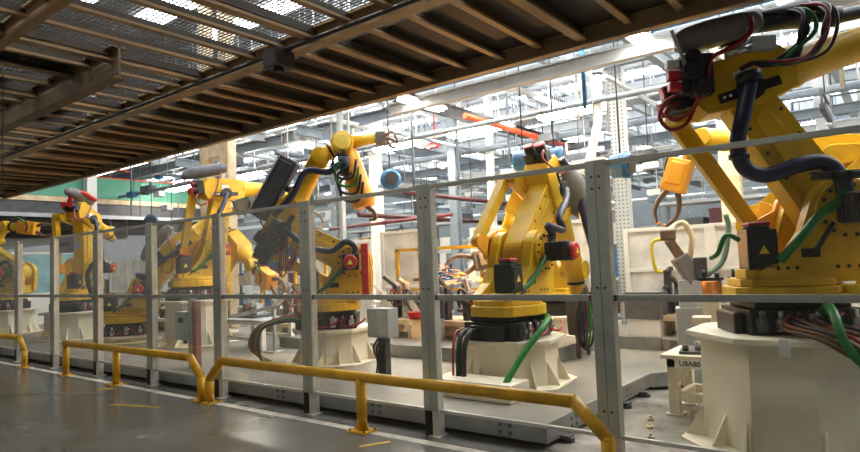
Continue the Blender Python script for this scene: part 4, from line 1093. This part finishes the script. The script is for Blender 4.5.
# clamping fixtures left of the sparks
def fixture(x, y, z0, w, n, seed, label):
    random.seed(seed)
    t = empty('weld_fixture', (x, y, z0), random.uniform(-.2, .2), label, 'fixture', 'welding fixtures')
    MB().b2((-w, -.35, .22), (w, .35, .30)).b2((-w, -.30, 0), (-w + .1, .30, .22)).b2((w - .1, -.30, 0), (w, .30, .22)).build('table', RUST, t, .008)
    for k in range(n):
        px = -w + .1 + (2 * w - .2) * k / max(1, n - 1); py = random.uniform(-.25, .25); h = random.uniform(.25, .75)
        m = random.choice((DST, LGR, BRN, SIL, MGR, WHT))
        MB().b2((px - .05, py - .05, .30), (px + .05, py + .05, .30 + h)).bar((px, py, .28 + h), (px + random.uniform(-.15, .15), py - .18, .34 + h + random.uniform(-.1, .15)), .06, .06).cyl((px, py - .06, .3 + h * .6), (px, py - .2, .3 + h * .6), .035, seg=10).build('clamp', m, t, .005)
    for k in range(3):
        px = random.uniform(-w, w) * .8
        MB().tube([(px, .1, .3), (px + .1, -.2, .55), (px + .25, -.3, .8), (px + .35, -.1, .5), (px + .4, 0, .3)], .014, 7).build('air_hose', random.choice((BLK, RED, BLU)), t)
    return t
fixture(-6.95, 8.2, .38, .50, 8, 31, 'welding fixture crowded with clamps, left of the sparks behind the fence post')
fixture(-5.55, 8.15, .38, .55, 8, 32, 'welding fixture of dark clamps, right below the sparks')
fixture(-3.05, 10.8, .38, .38, 6, 33, 'dark welding fixture behind the widest fence post')
fixture(-2.75, 9.75, .38, .30, 5, 34, 'welding fixture at the foot of the rusty punched column')
fixture(-9.6, 8.3, .2, .6, 8, 35, 'welding fixture behind the white work table')
fixture(-11.3, 9.0, .2, .5, 7, 36, 'welding fixture behind the tall pedestal robot')
fixture(-14.8, 8.2, .2, .6, 7, 37, 'welding fixture between the crouching robot and the panel robot')
o = MB().cyl((-6.55, 7.95, .69), (-6.55, 7.95, .78), .10, .13, seg=16).cyl((-6.55, 7.95, .78), (-6.55, 7.95, .80), .14, seg=16).build('red_cap_pot', RED)
tag(o, 'red round cap on the clamps left of the sparks', 'cap')
t = empty('blue_drum', (-5.95, 7.7, .38), 0, 'dark blue motor drum between the raised forearm robot and the grey control cabinet', 'motor')
MB().cyl((0, 0, .35), (0, 0, .85), .17, seg=20).build('drum', NAVY, t, .01); MB().b2((-.12, -.12, 0), (.12, .12, .35)).build('base', LGR, t, .01)

# sparks flying off the hidden gun
random.seed(9)
b = MB(); src = Vector((-5.42, 8.45, 1.28))
for k in range(130):
    dd = Vector((-1, random.gauss(0, .10), random.uniform(-.02, .42))).normalized()
    r = random.uniform(.05, 1.25); p = src + dd * r + Vector((0, 0, -.10 * r * r)); L = random.uniform(.02, .12)
    b.bar(p, p + (dd + Vector((0, 0, -.2 * r))) * L, .0016, .0016)
o = b.build('welding_sparks', SPARK); tag(o, 'shower of orange sparks flying left from the welding point', 'sparks', None, 'stuff')
ld = bpy.data.lights.new('spark_light', 'POINT'); ld.energy = 130; ld.color = (1, .5, .18); ld.shadow_soft_size = .15
lo = bpy.data.objects.new('spark_light', ld); C.objects.link(lo); lo.parent = o; lo.location = (-5.50, 8.75, 1.75)

# shelving and machines along the back of the hall
def rack(x, y, n, label):
    t = empty('storage_rack', (x, y, 0), 0, label, 'rack', 'storage racks at the back')
    for sx in (-1.3, 1.3):
        for sy in (-.4, .4): MB().b2((sx - .04, sy - .04, 0), (sx + .04, sy + .04, 2.9)).build('upright', BGR, t)
    for z in (.1, 1.0, 1.9, 2.75): MB().b2((-1.34, -.44, z), (1.34, .44, z + .07)).build('shelf', LGR, t)
    for z in (.17, 1.07, 1.97):
        for k in range(5):
            h = random.uniform(.25, .7); w = random.uniform(.14, .21); px = x - 1.0 + .5 * k; py = y + random.uniform(-.1, .1)
            o = MB().b2((px - w, py - .3, z), (px + w, py + .3, z + h)).b2((px - w - .015, py - .315, z + h - .05), (px + w + .015, py + .315, z + h)).build('crate', random.choice((WHT, LGR, BLU, MAR, DST, RUST, WHT)))
            tag(o, 'crate on a storage rack at the back of the hall', 'crate', 'crates on the back racks')
random.seed(3)
for k in range(7): rack(-3.3 - 3.6 * k, 15.2 + .2 * (k % 2), k, 'tall steel storage rack of crates at the back of the cell')
for k in range(14):
    x = 1.0 - 2.1 * k; y = 16.8 + (k % 3) * .9; h = random.uniform(1.6, 2.6)
    t = empty('machine_cabinet', (x, y, 0), 0, 'tall machine cabinet standing behind the storage racks', 'cabinet', 'cabinets behind the racks')
    MB().b2((-.5, -.4, 0), (.5, .4, h)).build('body', random.choice((WHT, LGR, WHT, BGR)), t, .01)
    MB().b2((-.45, -.42, .15), (.45, -.40, h - .1)).build('door', LGR, t, .004)
    MB().b2((-.3, -.43, h * .6), (.1, -.42, h * .75)).build('screen', DST, t)
for k in range(12):
    x = -23.4 - 1.5 * (k % 3); y = 8.2 + 1.6 * (k // 3) + .3 * (k % 3); h = random.uniform(1.3, 2.6)
    t = empty('machine_cabinet', (x, y, 0), PI / 2, 'machine cabinet standing under the far gallery at left', 'cabinet', 'cabinets under the far gallery')
    MB().b2((-.55, -.45, 0), (.55, .45, h)).build('body', random.choice((BGR, LGR, DST, BGR, WHT, DGR)), t, .01)
    MB().b2((-.5, -.47, .15), (.5, -.45, h * .6)).build('door', random.choice((LGR, DST)), t, .004)
    MB().b2((-.35, -.48, h * .7), (.3, -.46, h * .9)).build('screen', random.choice((BLU, MAR, DST, WHT)), t)
# floor fixings by the nearest pedestal
for k, (x, y) in enumerate(((-1.98, 5.75), (-2.06, 6.02), (-1.86, 5.42))):
    o = MB().cyl((x, y, 0), (x, y, .03), .03, seg=8).cyl((x, y, .03), (x, y, .05), .014, seg=6).build('anchor_bolt', RUST)
    tag(o, 'rusty anchor bolt in the bare floor left of the nearest pedestal', 'bolt', 'floor anchor bolts')
t = empty('drive_box', (-3.2, 9.5, .38), 0, 'dark grey drive box low behind the widest fence post', 'machine')
MB().b2((-.28, -.2, .25), (.26, .2, .66)).build('body', mat('smoky_grey', (.16, .15, .15), .5), t, .01); MB().b2((-.26, -.18, 0), (.24, .18, .25)).build('base', WHT, t)
